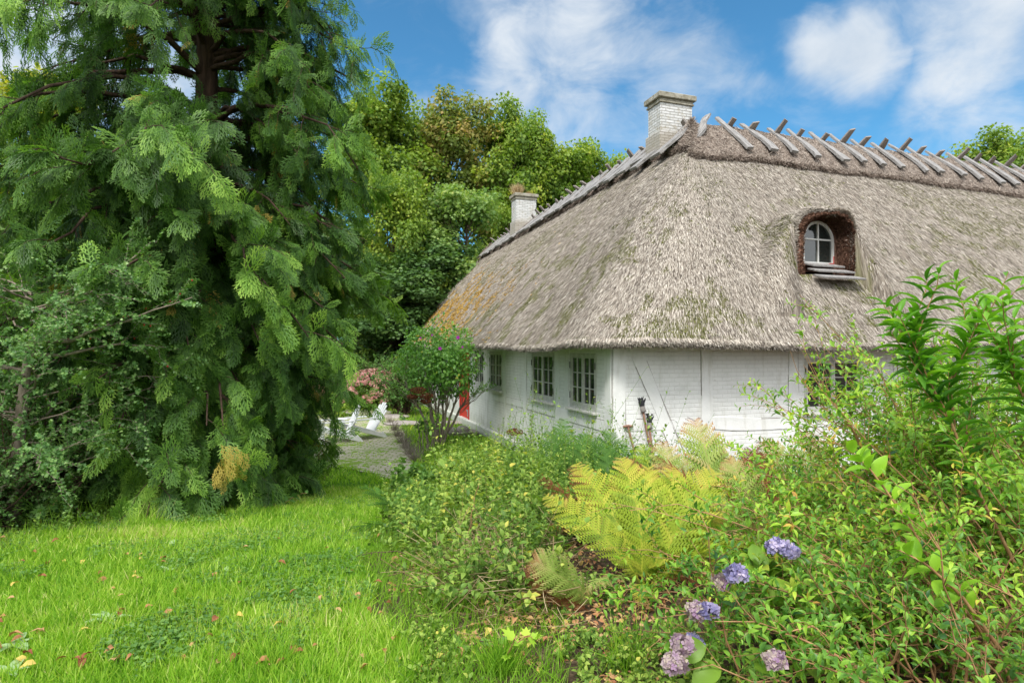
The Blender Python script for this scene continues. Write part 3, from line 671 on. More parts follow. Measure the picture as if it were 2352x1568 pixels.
def window(spec, o, a, n, cols=2, rows=3, label=None):
    x0, x1, z0, z1 = spec; w = x1-x0; h = z1-z0
    P = lambda x, z, d: o+a*x+np.array([0, 0, z])+n*d
    fr = MB(); T = .045
    def bar(x_0, z_0, x_1, z_1, wd, d0, th): fr.bar(P(x_0, z_0, d0), P(x_1, z_1, d0), wd, th, up=tuple(n), bev=.004)
    D = -.030
    bar(x0+T/2, z0, x0+T/2, z1, T, D, .07); bar(x1-T/2, z0, x1-T/2, z1, T, D, .07)
    bar(x0+T, z1-T/2, x1-T, z1-T/2, T, D, .068); bar(x0+T, z0+T/2, x1-T, z0+T/2, T, D, .068)
    f = fr.build('window', M['frame_paint'], house)
    if label: f['label'] = label
    mid = (x0+x1)/2
    for c0, c1 in ((x0+T+.004, mid-.003), (mid+.003, x1-T-.004)):
        cs = MB(); S_ = .042
        def cb(xa, za, xb, zb, wd, d=.0, th=.04): cs.bar(P(xa, za, D+.012+d), P(xb, zb, D+.012+d), wd, th, up=tuple(n), bev=.003)
        zb, zt = z0+T+.003, z1-T-.003
        cb(c0+S_/2, zb, c0+S_/2, zt, S_); cb(c1-S_/2, zb, c1-S_/2, zt, S_); cb(c0+S_, zb+.03, c1-S_, zb+.03, .06, .001); cb(c0+S_, zt-S_/2, c1-S_, zt-S_/2, S_, .001)
        for k in range(1, cols):
            xx = c0+S_+(c1-c0-2*S_)*k/cols; cb(xx, zb+.06, xx, zt-S_, .016, .002, .026)
        for k in range(1, rows):
            zz = zb+.06+(zt-zb-.06-S_)*k/rows; cb(c0+S_, zz, c1-S_, zz, .018, .0, .022)
        cs.build('casement', M['frame_paint'], f)
        gp = MB(); gp.bar(P((c0+c1)/2, zb+.04, D+.004), P((c0+c1)/2, zt-.02, D+.004), c1-c0-.05, .004, up=tuple(n)); gp.build('glass_pane', M['glass'], f)
    for xx in (x0+.03, x1-.03):
        for zz in (z0+.22, z1-.22): hg = MB(); hg.bar(P(xx, zz-.06, D+.045), P(xx, zz+.06, D+.045), .02, .012, up=tuple(n), bev=.003); hg.build('hinge', M['iron'], f)
    sl_ = MB(); sl_.bar(P(x0-.04, z0-.028, .02), P(x1+.04, z0-.028, .02), .045, .13, up=tuple(n), bev=.008); sl_.build('sill', M['frame_paint'], f)
for i, s_ in enumerate(LW+far_w): window(s_, o0, LV, nL)
for s_ in RWN: window(s_, o0, RU, nR, 2, 3, 'wide window in the front wall with six panes to each casement')
# door
P = lambda x, z, d: o0+LV*x+np.array([0, 0, z])+nL*d
dm = MB(); nb = 6; w_ = (DOOR[1]-DOOR[0]-.1)/nb
for k in range(nb):
    x = DOOR[0]+.05+w_*(k+.5); dm.bar(P(x, .08, -.03), P(x, DOOR[3]-.06, -.03), w_*.96, .04, up=tuple(nL), bev=.006)
dm.build('door', M['red_paint'], house).name = 'door'
door = bpy.data.objects['door']
hn = MB(); hn.bar(P(DOOR[0]+.12, .45, .0), P(DOOR[0]+.42, .45, .0), .05, .012, up=tuple(nL)); hn.bar(P(DOOR[0]+.05, .30, .03), P(DOOR[0]+.05, .50, .03), .04, .06, up=tuple(nL)); hn.build('bracket', M['zinc'], door)
df = MB(); df.bar(P(DOOR[0]+.03, .0, -.005), P(DOOR[0]+.03, DOOR[3], -.005), .07, .09, up=tuple(nL)); df.bar(P(DOOR[1]-.03, .0, -.005), P(DOOR[1]-.03, DOOR[3], -.005), .07, .09, up=tuple(nL)); df.bar(P(DOOR[0]+.07, DOOR[3]-.03, -.005), P(DOOR[1]-.07, DOOR[3]-.03, -.005), .07, .09, up=tuple(nL)); df.build('door_frame', M['red_paint'], house)

# --- thatch surface as a loft from the eave line to the ridge line
def ridge_z(u, v):
    return 7.50-.17*sstep(4, 20, v)-.04*sstep(4, 23, u)
def eave_path():
    E = []; Rg = []; kind = []
    r1 = 1.5
    for u in np.arange(8.5, -EO+r1, -.35): E.append((u, LEND)); Rg.append((RW, 20.1)); kind.append(0)
    for q in np.linspace(90, 180, 14): E.append((-EO+r1+r1*math.cos(R_(q)), LEND-r1+r1*math.sin(R_(q)))); Rg.append((RW, 20.1)); kind.append(0)
    r2 = 1.15
    for v in np.arange(LEND-r1-.1, -EO+r2, -.09): E.append((-EO, v)); Rg.append((RW, min(max(v, RV), 20.1))); kind.append(1)
    for q in np.linspace(180, 270, 44): E.append((-EO+r2+r2*math.cos(R_(q)), -EO+r2+r2*math.sin(R_(q)))); Rg.append((RW, RV)); kind.append(2)
    us = list(np.arange(-EO+r2+.09, 4.0, .09))+list(np.arange(4.0, 7.2, .035))+list(np.arange(7.2, REND+.3, .12))
    for u in us: E.append((u, -EO)); Rg.append((max(u, RW) if u < REND-2 else REND-2, RV)); kind.append(3)
    return np.array(E), np.array(Rg), np.array(kind)
PE, PR, PK = eave_path()
seg = np.r_[0, np.cumsum(np.linalg.norm(np.diff(PE, axis=0), axis=1))]
UC = 5.05; VF = .46; VB = .87; ZB = 3.98; AW = .42; ZTOP = 4.95     # dormer: centre, front plane, window plane, floor, half width, top
def dnorm(u):
    return np.where(u > UC, (u-UC)/.49, (UC-u)/.95)*.74
def hump_out(u):
    d = dnorm(u); return ZTOP+.045-1.25*np.clip(d-.42, 0, 9)**1.6
def surf(si, t):
    """si: float index on the path, t: 0 eave .. 1 ridge; returns u,v,z"""
    i = np.clip(np.floor(si).astype(int), 0, len(PE)-2); a = np.clip(si-i, 0, 1)[..., None]
    e = PE[i]*(1-a)+PE[i+1]*a; rr = PR[i]*(1-a)+PR[i+1]*a
    uv = e*(1-t[..., None])+rr*t[..., None]; u, v = uv[..., 0], uv[..., 1]
    s_ = seg[i]+a[..., 0]*(seg[i+1]-seg[i])
    ze = ZE+.09+.035*np.sin(s_*.8+1.0)*.6-.035*np.exp(-((s_-(seg[PK == 1][-1]-1.2))/1.1)**2)
    z = ze*(1-t)+ridge_z(u, v)*t+.16*np.sin(np.pi*t)+.05*(fbm(s_*.7, t*4, 3)-.5)+.03*(fbm(s_*3.5, t*12, 8)-.5)
    # the hip is well rounded
    z = z-.26*np.exp(-(((u+EO)/4.55-(v+EO)/4.05)/.16)**2)*np.sin(np.pi*np.clip(t, 0, 1))**.8*(u < 4.2)*(v < 4.2)
    # hump of the dormer
    d = dnorm(u); ho = hump_out(u); amount = np.maximum(0, ho-z)
    side = np.where(d < .74, (v > VF).astype(float), sstep(VF-.95*np.clip((d-.70)/.5, .05, 1), VF+.03, v))
    gate = side*(v > -.2)*(np.abs(u-UC) < 2.2)
    z = z+amount*gate
    return u, v, z
def Hn(u, v, z): return u[..., None]*RU+v[..., None]*LV+z[..., None]*np.array([0, 0, 1.])
def moss_masks(s_, t, kind_v, u, v, lf):
    m = fbm(s_*3.6, t*26, 31, 4); m2 = fbm(s_*.55, t*3.2, 37, 3)
    mo = sstep(.53, .65, m*.66+m2*.46)*(.35+.65*sstep(.95, .3, t))
    l1 = fbm(s_*3.0, t*18, 51, 4)
    li = sstep(.70, .25, t+.30*(fbm(s_*.5, t*4, 61)-.5))*sstep(3.5, 13, v)*lf; li = li*sstep(.62-.24*li, .76-.24*li, l1)
    return mo*(1-li), li
def make_roof():
    nt_ = 74; t = np.r_[np.linspace(0, .30, 26)[:-1], np.linspace(.30, .5, 22)[:-1], np.linspace(.5, 1, nt_-45)]
    nt_ = len(t); ns = len(PE); SI, TT = np.meshgrid(np.arange(ns).astype(float), t, indexing='ij')
    u, v, z = surf(SI, TT)
    V = Hn(u, v, z)
    # lip and underside of the eave, three rows in front
    out = np.zeros((ns, 2)); d = np.gradient(PE, axis=0); d /= np.linalg.norm(d, axis=1, keepdims=True); out = np.stack([-d[:, 1], d[:, 0]], -1); out *= np.sign(((PE-PR)*out).sum(1, keepdims=True))
    z0 = z[:, 0]; lip = []
    for off, dz in ((-.62, .05), (-.20, -.03), (-.01, -.075), (.02, -.07), (.018, -.035)):
        e = PE+out*off; lip.append(Hn(e[:, 0], e[:, 1], z0+dz))
    V = np.concatenate([np.stack(lip, 1), V], 1); nl = 5; K = nt_+nl
    UVu = np.repeat(seg[:, None], K, 1); UVv = np.concatenate([np.zeros((ns, nl))+np.linspace(-.3, 0, nl), TT*6.8], 1)
    idx = np.arange(ns*K).reshape(ns, K)
    Q = np.stack([idx[:-1, :-1], idx[1:, :-1], idx[1:, 1:], idx[:-1, 1:]], -1)
    # open the front of the dormer
    um = .5*(u[:-1, :-1]+u[1:, 1:]); lo = np.minimum(np.minimum(v[:-1, :-1], v[1:, :-1]), np.minimum(v[1:, 1:], v[:-1, 1:])); hi = np.maximum(np.maximum(v[:-1, :-1], v[1:, :-1]), np.maximum(v[1:, 1:], v[:-1, 1:]))
    jump = (dnorm(um) < .75) & (lo <= VF) & (hi > VF)
    keep = np.ones((ns-1, K-1), bool); keep[:, nl:] = ~jump
    Q = Q[keep]
    me = bpy.data.meshes.new('roof'); me.from_pydata(V.reshape(-1, 3).tolist(), [], Q.tolist())
    uvl = me.uv_layers.new(name='UVMap'); li = np.array([l for l in Q.reshape(-1)]); uv = np.stack([UVu.ravel()[li], UVv.ravel()[li]], -1); uvl.data.foreach_set('uv', uv.astype(np.float32).ravel())
    SS = np.repeat(seg[:, None], nt_, 1); lf = (PK <= 1)[:, None]*1.0
    mo, lc = moss_masks(SS, TT, None, u, v, lf)
    for nm, A in (('moss', mo), ('lichen', lc)):
        B = np.concatenate([np.zeros((ns, nl)), A], 1); at = me.attributes.new(nm, 'FLOAT', 'POINT'); at.data.foreach_set('value', B.astype(np.float32).ravel())
    me.polygons.foreach_set('use_smooth', [True]*len(me.polygons)); me.update()
    roof = link('roof', me, [M['thatch']], house)
    # back slopes
    b = MB(); zr = lambda u_, v_: float(ridge_z(u_, v_))
    b.add([H(4, 20.1, zr(4, 20.1)), H(8.5, LEND, ZE), H(8.5, 8.5, ZE), H(4, RV, zr(4, 4)), H(4, 8.5, zr(4, 8.5))], [(0, 1, 2, 4)])
    b.add([H(4, 8.5, zr(4, 8.5)), H(8.5, 8.5, ZE), H(4, RV, zr(4, 4)), H(8.5, RV, zr(8.5, 4))], [(0, 1, 2), (2, 1, 3)])
    b.add([H(8.5, RV, zr(8.5, 4)), H(8.5, 8.5, ZE), H(REND, 8.5, ZE), H(REND-2, RV, zr(REND-2, 4)), H(REND+.3, -EO, ZE)], [(0, 1, 2, 3), (3, 2, 4)])
    bo = b.build('back_slope', M['ridge_thatch'], roof)
    # loose reed ends all over the surface
    f = Fol(); rr = np.random.default_rng(3)
    def scatter(n, lo, hi, tp, length, width, tintf, mi, lift, sel=None, jit=.15, t_hi=.93, t_lo=0.0, pw=1.0):
        w = np.ones(ns); si = rr.uniform(lo, hi, n); tt = t_lo+(t_hi-t_lo)*rr.random(n)**pw
        # area weighting for the fans
        e = surf(si, tt); u_, v_, z_ = e; i = np.clip(si.astype(int), 0, ns-1); fan = PK[i] == 2
        wgt = np.where(fan, 1-tt, 1.0); k = rr.random(n) < wgt
        k &= ~((dnorm(u_) < .80) & (np.abs(v_-VF) < .04))
        si, tt, u_, v_, z_ = si[k], tt[k], u_[k], v_[k], z_[k]; i = i[k]
        sv = seg[i]; mo_, li_ = moss_masks(sv, tt, None, u_, v_, (PK[i] <= 1)*1.0)
        if sel is not None:
            k = rr.random(len(si)) < sel(mo_, li_); si, tt, u_, v_, z_, mo_, li_ = [q[k] for q in (si, tt, u_, v_, z_, mo_, li_)]
        p = Hn(u_, v_, z_); e2 = surf(si, np.clip(tt-.012, 0, 1)); q = Hn(*e2); e3 = surf(np.clip(si+.6, 0, ns-1), tt); q3 = Hn(*e3)
        dn = nrm(q-p+1e-7); ac = nrm(q3-p+1e-7); N = nrm(np.cross(ac, dn)); N *= np.sign(N[:, 2:3]+1e-6)
        ok = np.isfinite(N).all(1) & (N[:, 2] > .15); p, dn, ac, N, tt, mo_, li_ = [q_[ok] for q_ in (p, dn, ac, N, tt, mo_, li_)]
        m = len(p); d = nrm(dn+ac*rr.normal(size=(m, 1))*jit+N*(lift+.12*rr.random((m, 1))))
        L_ = length*(.5+rr.random(m)); wd = width*(.6+.8*rr.random(m))
        nn = N+rr.normal(size=(m, 3))*.25
        f.inst(tp, p+N*.004, orient(d, nn), np.stack([wd, L_, L_], -1), tintf(m, mo_, li_), mi)
    nL0 = int(np.argmax(PK == 1)); n2 = int(np.argmax(PK == 2)); n3 = int(np.argmax(PK == 3)); uend = int(np.argmax((PK == 3) & (PE[:, 0] > 17.5)))
    nonm = lambda a_, b_: 1-.55*a_-.6*b_
    tf = lambda m, a_, b_: np.clip(.52+.28*rr.normal(size=m), 0, 1)
    # number of sticks per path index range, weighted by length
    for lo, hi, per in ((nL0, n2, 2300), (n2, n3, 7000), (n3, uend, 5200)):
        Ls = seg[hi]-seg[lo]; n = int(per*Ls)
        # uniform in length
        def go(nn_, *a, **k):
            cuts = np.linspace(seg[lo], seg[hi], 26)
            for c0, c1 in zip(cuts, cuts[1:]):
                i0 = np.interp(c0, seg, np.arange(ns)); i1 = np.interp(c1, seg, np.arange(ns)); scatter(nn_//25, i0, i1, *a, **k)
        go(int(n*2.3), STICK, .105, .0058, tf, 0, .07, nonm)
        go(int(n*.5), LEAF4, .034, .032, lambda m, a_, b_: .45+.25*rr.normal(size=m), 1, .5, lambda a_, b_: a_*1.0, jit=1.5)
        if lo == nL0: go(int(n*1.5), LEAF4, .05, .04, lambda m, a_, b_: .5+.25*rr.normal(size=m), 2, .5, lambda a_, b_: b_, jit=1.5)
    # fringe at the eave: reed ends seen end on
    for lo, hi, per in ((nL0, n2, 700), (n2, uend, 1500)):
        Ls = seg[hi]-seg[lo]; n = int(Ls*per)
        sv = rr.uniform(seg[lo], seg[hi], n); si = np.interp(sv, seg, np.arange(ns)); i = si.astype(int)
        u_, v_, z_ = surf(si, np.zeros(n)); o_ = out[i]; k = rr.random(n); off = -.03+.05*k; dz = -.085+.10*k
        p = Hn(u_+o_[:, 0]*off, v_+o_[:, 1]*off, z_+dz+.02); o3 = o_[:, :1]*RU+o_[:, 1:]*LV
        d = nrm(o3*.75+np.array([0, 0, -.8])+rr.normal(size=(n, 3))*.16); L_ = .05+.05*rr.random(n)
        f.inst(STICK, p, orient(d, o3+rr.normal(size=(n, 3))*.3), np.stack([.011*(.6+.8*rr.random(n)), L_, L_], -1), np.clip(.5+.22*rr.normal(size=n)-.25*(k < .2), 0, 1), 0)
    f.build('reed_surface', [M['reed'], M['moss'], M['lichen']], roof)
    return roof, out
roof, EOUT = make_roof()

# --- ridge cap of sea grass and straw
def make_cap():
    ns = len(PE); sel = np.arange(int(np.argmax(PK == 1)), ns-2); tl = np.array([0, .1, .25, .45, .65, .85, 1.0])
    V = []; K = len(tl)+2
    for i in sel:
        plan = np.linalg.norm(PE[i]-PR[i]); dc = .82 if PK[i] != 1 else .62
        if PK[i] == 2: dc = .70+.12*0
        t0 = 1-dc/max(plan, .1)*(1+.06*(vnoise(seg[i]*1.7, 0, 5)-.5)*2); row = []
        for j, q in enumerate(tl):
            t = t0+(1-t0)*q; u_, v_, z_ = surf(np.array([float(i)]), np.array([min(t, 1.0)]))
            bump = .05+.13*math.sin(min(1, q*2.2+.25)*math.pi/2)+.04*(vnoise(seg[i]*5, q*4, 9)-.5)-.05*max(0, q-.7)
            row.append((u_[0], v_[0], z_[0]+bump*1.25))
        row.insert(0, (row[0][0], row[0][1], row[0][2]-.10))
        # over to the back
        rr2 = row[-1]; back = (rr2[0]*2-row[-3][0], rr2[1]*2-row[-3][1], row[-3][2]-.1); row.append(back); V.append(row)
    V = np.array(V); n = len(V); P3 = Hn(V[..., 0], V[..., 1], V[..., 2]); idx = np.arange(n*K).reshape(n, K)
    Q = np.stack([idx[:-1, :-1], idx[1:, :-1], idx[1:, 1:], idx[:-1, 1:]], -1).reshape(-1, 4)
    me = bpy.data.meshes.new('ridge_cap'); me.from_pydata(P3.reshape(-1, 3).tolist(), [], Q.tolist()); me.polygons.foreach_set('use_smooth', [True]*len(me.polygons)); me.update()
    cap = link('ridge_cap', me, [M['ridge_thatch']], roof)
    f = Fol(); r2 = np.random.default_rng(5); m = 52000
    a = r2.integers(0, n-1, m); b = r2.integers(0, K-2, m); fa = r2.random((m, 1)); fb = r2.random((m, 1))
    p = (P3[a, b]*(1-fa)+P3[a+1, b]*fa)*(1-fb)+(P3[a, b+1]*(1-fa)+P3[a+1, b+1]*fa)*fb
    N = nrm(np.cross(P3[a+1, b]-P3[a, b]+1e-6, P3[a, b+1]-P3[a, b]+1e-6)); N *= np.sign(N[:, 2:3]+1e-6)
    d = r2.normal(size=(m, 3)); d -= (d*N).sum(1, keepdims=True)*N*.85; d[:, 2] -= .4; L_ = .06+.10*r2.random(m)
    f.inst(STICK, p+N*.008, orient(d, N+r2.normal(size=(m, 3))*.4), np.stack([np.full(m, .011), L_, L_], -1), np.clip(.5+.25*r2.normal(size=m), 0, 1))
    # ragged lower edge
    m = 26000; a = r2.integers(0, n-1, m); fa = r2.random((m, 1)); p = P3[a, 1]*(1-fa)+P3[a+1, 1]*fa; dn = nrm(P3[a, 0]-P3[a, 3]); p = p+nrm(P3[a, 0]-P3[a, 1])*.05*r2.random((m, 1))
    L_ = .05+.08*r2.random(m); d = dn+r2.normal(size=(m, 3))*.45
    f.inst(STICK, p, orient(d, r2.normal(size=(m, 3))), np.stack([np.full(m, .011), L_, L_], -1), np.clip(.35+.25*r2.normal(size=m), 0, 1))
    f.build('ridge_straw', M['capstraw'], cap)
    return cap
cap = make_cap()

# --- crossed ridge boards
def board_mesh(k, L=1.5, w=.20, th=.065):
    r = random.Random(40+k); mb = MB(); n = 9; rows = []; a1 = r.choice((-1, 1))*r.uniform(.03, .12); a2 = r.uniform(-.04, .04); ph = r.uniform(0, 6)
    for i in range(n):
        y = L*i/(n-1); t = i/(n-1); cx = a1*math.sin(t*math.pi+.3)+a2*math.sin(t*7+ph); ww = w*(1.06-.42*t**1.5)*(1+r.uniform(-.16, .16))/2; zz = .02*math.sin(t*4+ph); h = th*(1-.35*t)
        yo = r.uniform(-.03, .03) if i in (0, n-1) else 0
        rows += [(cx-ww, y-yo, zz), (cx+ww, y+yo, zz), (cx+ww*.95, y+yo, zz+h), (cx-ww*.95, y-yo, zz+h)]
    fs = []
    for i in range(n-1):
        b = 4*i; fs += [(b+q, b+(q+1) % 4, b+4+(q+1) % 4, b+4+q) for q in range(4)]
    fs += [(3, 2, 1, 0), (4*n-4, 4*n-3, 4*n-2, 4*n-1)]
    mb.add(rows, fs); me = bpy.data.meshes.new('ridge_board'); me.from_pydata(mb.v, [], mb.f); me.materials.append(M['wood_grey'] if k < 6 else M['wood_dark']); me.update(); return me
bms = [board_mesh(k) for k in range(6)]+[board_mesh(6+k) for k in range(3)]
def place_board(crest, along, down, slope, below, above, me, sx=1, skew=0):
    """crest: crossing point; down: horizontal unit vector towards the eave on this board's side"""
    dv = np.array(down)*math.cos(slope)+np.array([0, 0, -math.sin(slope)])+np.array(along)*skew; dv /= np.linalg.norm(dv)
    y = -dv; nz = np.array(down)*math.sin(slope)+np.array([0, 0, math.cos(slope)]); nz = nz-np.dot(nz, y)*y; nz /= np.linalg.norm(nz); x = np.cross(y, nz)
    start = crest+dv*below+nz*.05; s = (below+above)/1.5
    o = bpy.data.objects.new('ridge_board', me); COL.objects.link(o); o.parent = cap
    Mx = Matrix(((x[0]*sx, y[0]*s, nz[0], start[0]), (x[1]*sx, y[1]*s, nz[1], start[1]), (x[2]*sx, y[2]*s, nz[2], start[2]), (0, 0, 0, 1)))
    o.matrix_local = Mx
sl0 = math.atan(1.13)
rb = random.Random(11)
for i in range(17):
    u = 4.95+.70*i+rb.uniform(-.08, .08); cr = H(u, RV, float(ridge_z(u, 4))+.13)
    place_board(cr, RU, -LV, sl0*.93, 1.05+rb.uniform(-.08, .08), .40+rb.uniform(-.08, .12), bms[rb.randrange(6)], rb.uniform(.85, 1.15), rb.uniform(-.10, .10))
    place_board(cr+RU*.12, RU, LV, sl0*.80, .9, .36+rb.uniform(-.12, .10), bms[6+rb.randrange(3)], rb.uniform(.95, 1.2), rb.uniform(-.06, .06))
cr = H(4.35, 3.5, 7.66); place_board(cr, RU, nrm((-RU*.9-LV*.45)), sl0*.9, 1.0, .40, bms[1], 1.1, .0)
for i in range(27):
    v = 3.75+.60*i+rb.uniform(-.06, .06)
    if v > 20.1: break
    cr = H(RW, v, float(ridge_z(4, v))+.13)
    place_board(cr, LV, -RU, sl0*.92, .98+rb.uniform(-.08, .1)+(.25 if i < 2 else 0), .30+rb.uniform(-.07, .08), bms[rb.randrange(6)], 2.3+rb.uniform(-.2, .4), rb.uniform(-.12, .12))
    if not (3.7 < v < 5.2): place_board(cr+LV*.1, LV, RU, sl0*.85, .9, .27+rb.uniform(-.08, .08), bms[6+rb.randrange(3)], 1.0, rb.uniform(-.06, .06))

# --- dormer
def make_dormer():
    # inner arch outline (u offset, z), from left foot over the top to right foot
    arch = [(-AW, ZB-.06), (-AW, ZB+.3), (-AW, ZB+.6)]+[(AW*math.cos(R_(q))*1.0, ZTOP-AW+AW*math.sin(R_(q))) for q in range(170, 9, -10)]+[(AW, ZB+.6), (AW, ZB+.3), (AW, ZB-.06)]
    mb = MB(); rings = []
    spl = [1.0, 1.03, 1.22, 1.48, 1.62]; vv = [VB+.10, VB-.02, VB-.22, VF+.08, VF-.03]
    n = len(arch)
    for k, (s_, v_) in enumerate(zip(spl, vv)):
        for i, (du, zz) in enumerate(arch):
            j = .015*math.sin(i*2.1+k)+.02*(k > 1)*math.sin(i*3.7)
            right = 0
            mb_v = H(UC+du*(1+(s_-1)*(.18 if du > 0 else 1.7))+j, v_, ZB+(zz-ZB)*(1+.004*k)+j-(.10*k if i in (0, 1, n-2, n-1) else 0))
            rings.append(mb_v)
    # outer ring that meets the thatch
    for i, (du, zz) in enumerate(arch):
        uo = UC+du*(1.15 if du > 0 else 2.22); zo = float(hump_out(np.array([uo])))+.01; zo = max(zo, 3.80) if i not in (0, n-1) else 3.60
        t = i/(n-1); zo = min(zo, ZB+(zz-ZB)*1.12+.05)-(.3 if i in (0, n-1) else 0)
        rings.append(H(uo, VF+.07, zo))
    K = len(spl)+1; fs = [(k*n+i, k*n+i+1, (k+1)*n+i+1, (k+1)*n+i) for k in range(K-1) for i in range(n-1)]
    mb.add(rings, fs); dn = mb.build('dormer_arch', M['wood_brown'], roof, smooth=True)
    # cut reed ends on the cheeks and the lip
    f = Fol(); r2 = np.random.default_rng(9); A = np.array(rings).reshape(K, n, 3); m = 22000
    a = r2.integers(1, K-1, m); b = r2.integers(0, n-1, m); fa = r2.random((m, 1)); fb = r2.random((m, 1))
    p = (A[a, b]*(1-fb)+A[a, b+1]*fb)*(1-fa)+(A[a+1, b]*(1-fb)+A[a+1, b+1]*fb)*fa if False else (A[a, b]*(1-fb)+A[a, b+1]*fb)*(1-fa)+(A[np.minimum(a+1, K-1), b]*(1-fb)+A[np.minimum(a+1, K-1), b+1]*fb)*fa
    cen = H(UC, VF, 4.5); inw = nrm(cen-p)*.5+nrm(-LV+0*p)*.8; d = inw+r2.normal(size=(m, 3))*.4; L_ = .02+.035*r2.random(m)
    f.inst(STICK, p, orient(d, r2.normal(size=(m, 3))), np.stack([np.full(m, .013), L_, L_], -1), np.clip(.5+.28*r2.normal(size=m), 0, 1), 0)
    # long reeds sweeping over the lip
    m = 9000; q = r2.random(m); i = (q*(n-1)).astype(int); fb = (q*(n-1)-i)[:, None]; p = A[K-1, i]*(1-fb)+A[K-1, i+1]*fb; cen2 = H(UC, VF+.3, 4.45); rad = nrm(p-cen2); p = p+rad*(.06*r2.random((m, 1))+.01)+LV*.06
    d = -rad*.45-LV*1.0+r2.normal(size=(m, 3))*.22; L_ = .09+.09*r2.random(m)
    f.inst(STICK, p, orient(d, rad+r2.normal(size=(m, 3))*.3), np.stack([np.full(m, .012), L_, L_], -1), np.clip(.5+.25*r2.normal(size=m), 0, 1), 1)
    f.build('cut_reeds', [M['cheek'], M['reed']], roof)
    # arched window
    w = .40; zb = ZB+.04; zs = ZTOP-w-.06; vb = VB
    outl = [(-w, zb), (-w, zs)]+[(w*math.cos(R_(q)), zs+w*math.sin(R_(q))) for q in range(165, 0, -15)]+[(w, zs), (w, zb)]
    fm = MB(); T = .05; n_ = len(outl)
    inn = [(x*(w-T)/w, (z if z > zs else z) if z <= zs else zs+(z-zs)*(w-T)/w) for x, z in outl]; inn[0] = (inn[0][0], zb+T); inn[-1] = (inn[-1][0], zb+T)
    vs = []
    for d_ in (-.03, .03):
        for (x, z) in outl: vs.append(H(UC+x, vb+d_, z))
        for (x, z) in inn: vs.append(H(UC+x, vb+d_, z))
    fs = []
    for i in range(n_):
        j = (i+1) % n_
        fs += [(i, j, n_+j, n_+i), (n_+i, n_+j, 3*n_+j, 3*n_+i), (2*n_+i, 2*n_+j, j, i)]
    fm.add(vs, fs)
    fm.bar(H(UC, vb-.012, zb+T), H(UC, vb-.012, ZTOP-.11), .028, .03, up=tuple(nR)); fm.bar(H(UC-w+T, vb-.010, zb+.50), H(UC+w-T, vb-.010, zb+.50), .028, .03, up=tuple(nR))
    win = fm.build('dormer_window', M['white_paint'], house)
    gp = MB(); gv = [H(UC+x, vb+.004, z) for x, z in inn]; gp.add(gv, [tuple(range(n_))]); gp.build('glass_pane', M['glass'], win)
    hb = MB(); hb.bar(H(UC+w-.13, vb-.034, zb+.03), H(UC+w-.01, vb-.034, zb+.03), .018, .006, up=tuple(nR)); hb.bar(H(UC+w-.018, vb-.034, zb+.03), H(UC+w-.018, vb-.034, zb+.18), .018, .006, up=tuple(nR)); hb.build('corner_iron', M['red_paint'], win)
    # wooden back board and side post
    bb = MB(); bb.bar(H(UC+w+.05, vb-.03, ZB-.05), H(UC+w+.05, vb-.03, ZTOP-.3), .09, .05, up=tuple(nR)); bb.build('reveal_board', M['wood_brown'], win); bb = MB(); bb.bar(H(UC-w-.05, vb-.03, ZB-.05), H(UC-w-.05, vb-.03, ZTOP-.3), .09, .05, up=tuple(nR))
    bb.build('reveal_board', M['wood_brown'], win)
    bk = MB(); bk.add([H(UC-.46, vb+.08, ZB-.1), H(UC+.46, vb+.08, ZB-.1), H(UC+.46, vb+.08, 5.02), H(UC-.46, vb+.08, 5.02)], [(0, 1, 2, 3)]); bk.build('back_board', M['wood_brown'], win)
    # stepped sill boards
    for k, (v0, z_, w2, dp) in enumerate(((VB-.20, ZB+.0, .80, .30), (VB-.44, ZB-.14, .92, .27), (VB-.68, ZB-.29, 1.02, .26))):
        sb = MB(); rot = Matrix((Vector(RU), Vector(LV), Vector((0, 0, 1)))).transposed() @ Matrix.Rotation(R_(16), 3, 'X'); sb.box(H(UC-.06-.05*k, v0, z_), (w2, dp, .035), rot, 0, .006); sb.build('sill_board', M['wood_grey'], win)
    return
make_dormer()

# --- chimneys
def chimney(u0, v0, w, d, ztop, plain):
    zb = 6.3; k = MB(); rot = Matrix((Vector(RU), Vector(LV), Vector((0, 0, 1)))).transposed(); cu, cv = u0+w/2, v0+d/2
    b = MB(); b.box((cu, cv, (zb+ztop-.22)/2), (w, d, ztop-.22-zb), bev=.008); b.box((cu, cv, 7.0), (w+.10, d+.10, 1.2), bev=.01)
    # local axes: x along the right wing, y along the left wing
    o = b.build('chimney', M['chimney'], house); o.rotation_euler.z = math.atan2(RU[1], RU[0])
    c = MB(); c.box((cu, cv, ztop-.20), (w+.07, d+.07, .045), bev=.008); c.box((cu, cv, ztop-.145), (w+.03, d+.03, .064), bev=.008); c.box((cu, cv, ztop-.05), (w+.16, d+.16, .128), bev=.012)
    co = c.build('crown', M['chimcap'], o)
    if not plain:
        z = MB(); z.box((cu, cv, ztop+.022), (w+.09, d+.09, .016), bev=.004); z.tube([(cu+.05, cv, ztop+.03), (cu+.05, cv, ztop+.06)], .09, 14); z.build('cover_plate', M['zinc'], o)
    else:
        z = MB(); z.tube([(cu+.12, cv, ztop), (cu+.12, cv, ztop+.07)], .13, 14); z.build('flue_ring', M['stone'], o)
    return cu, cv, ztop
chimney(3.45, 3.99, .90, .56, 8.52, False)
c2 = chimney(3.42, 14.6, .88, .60, 8.70, True)
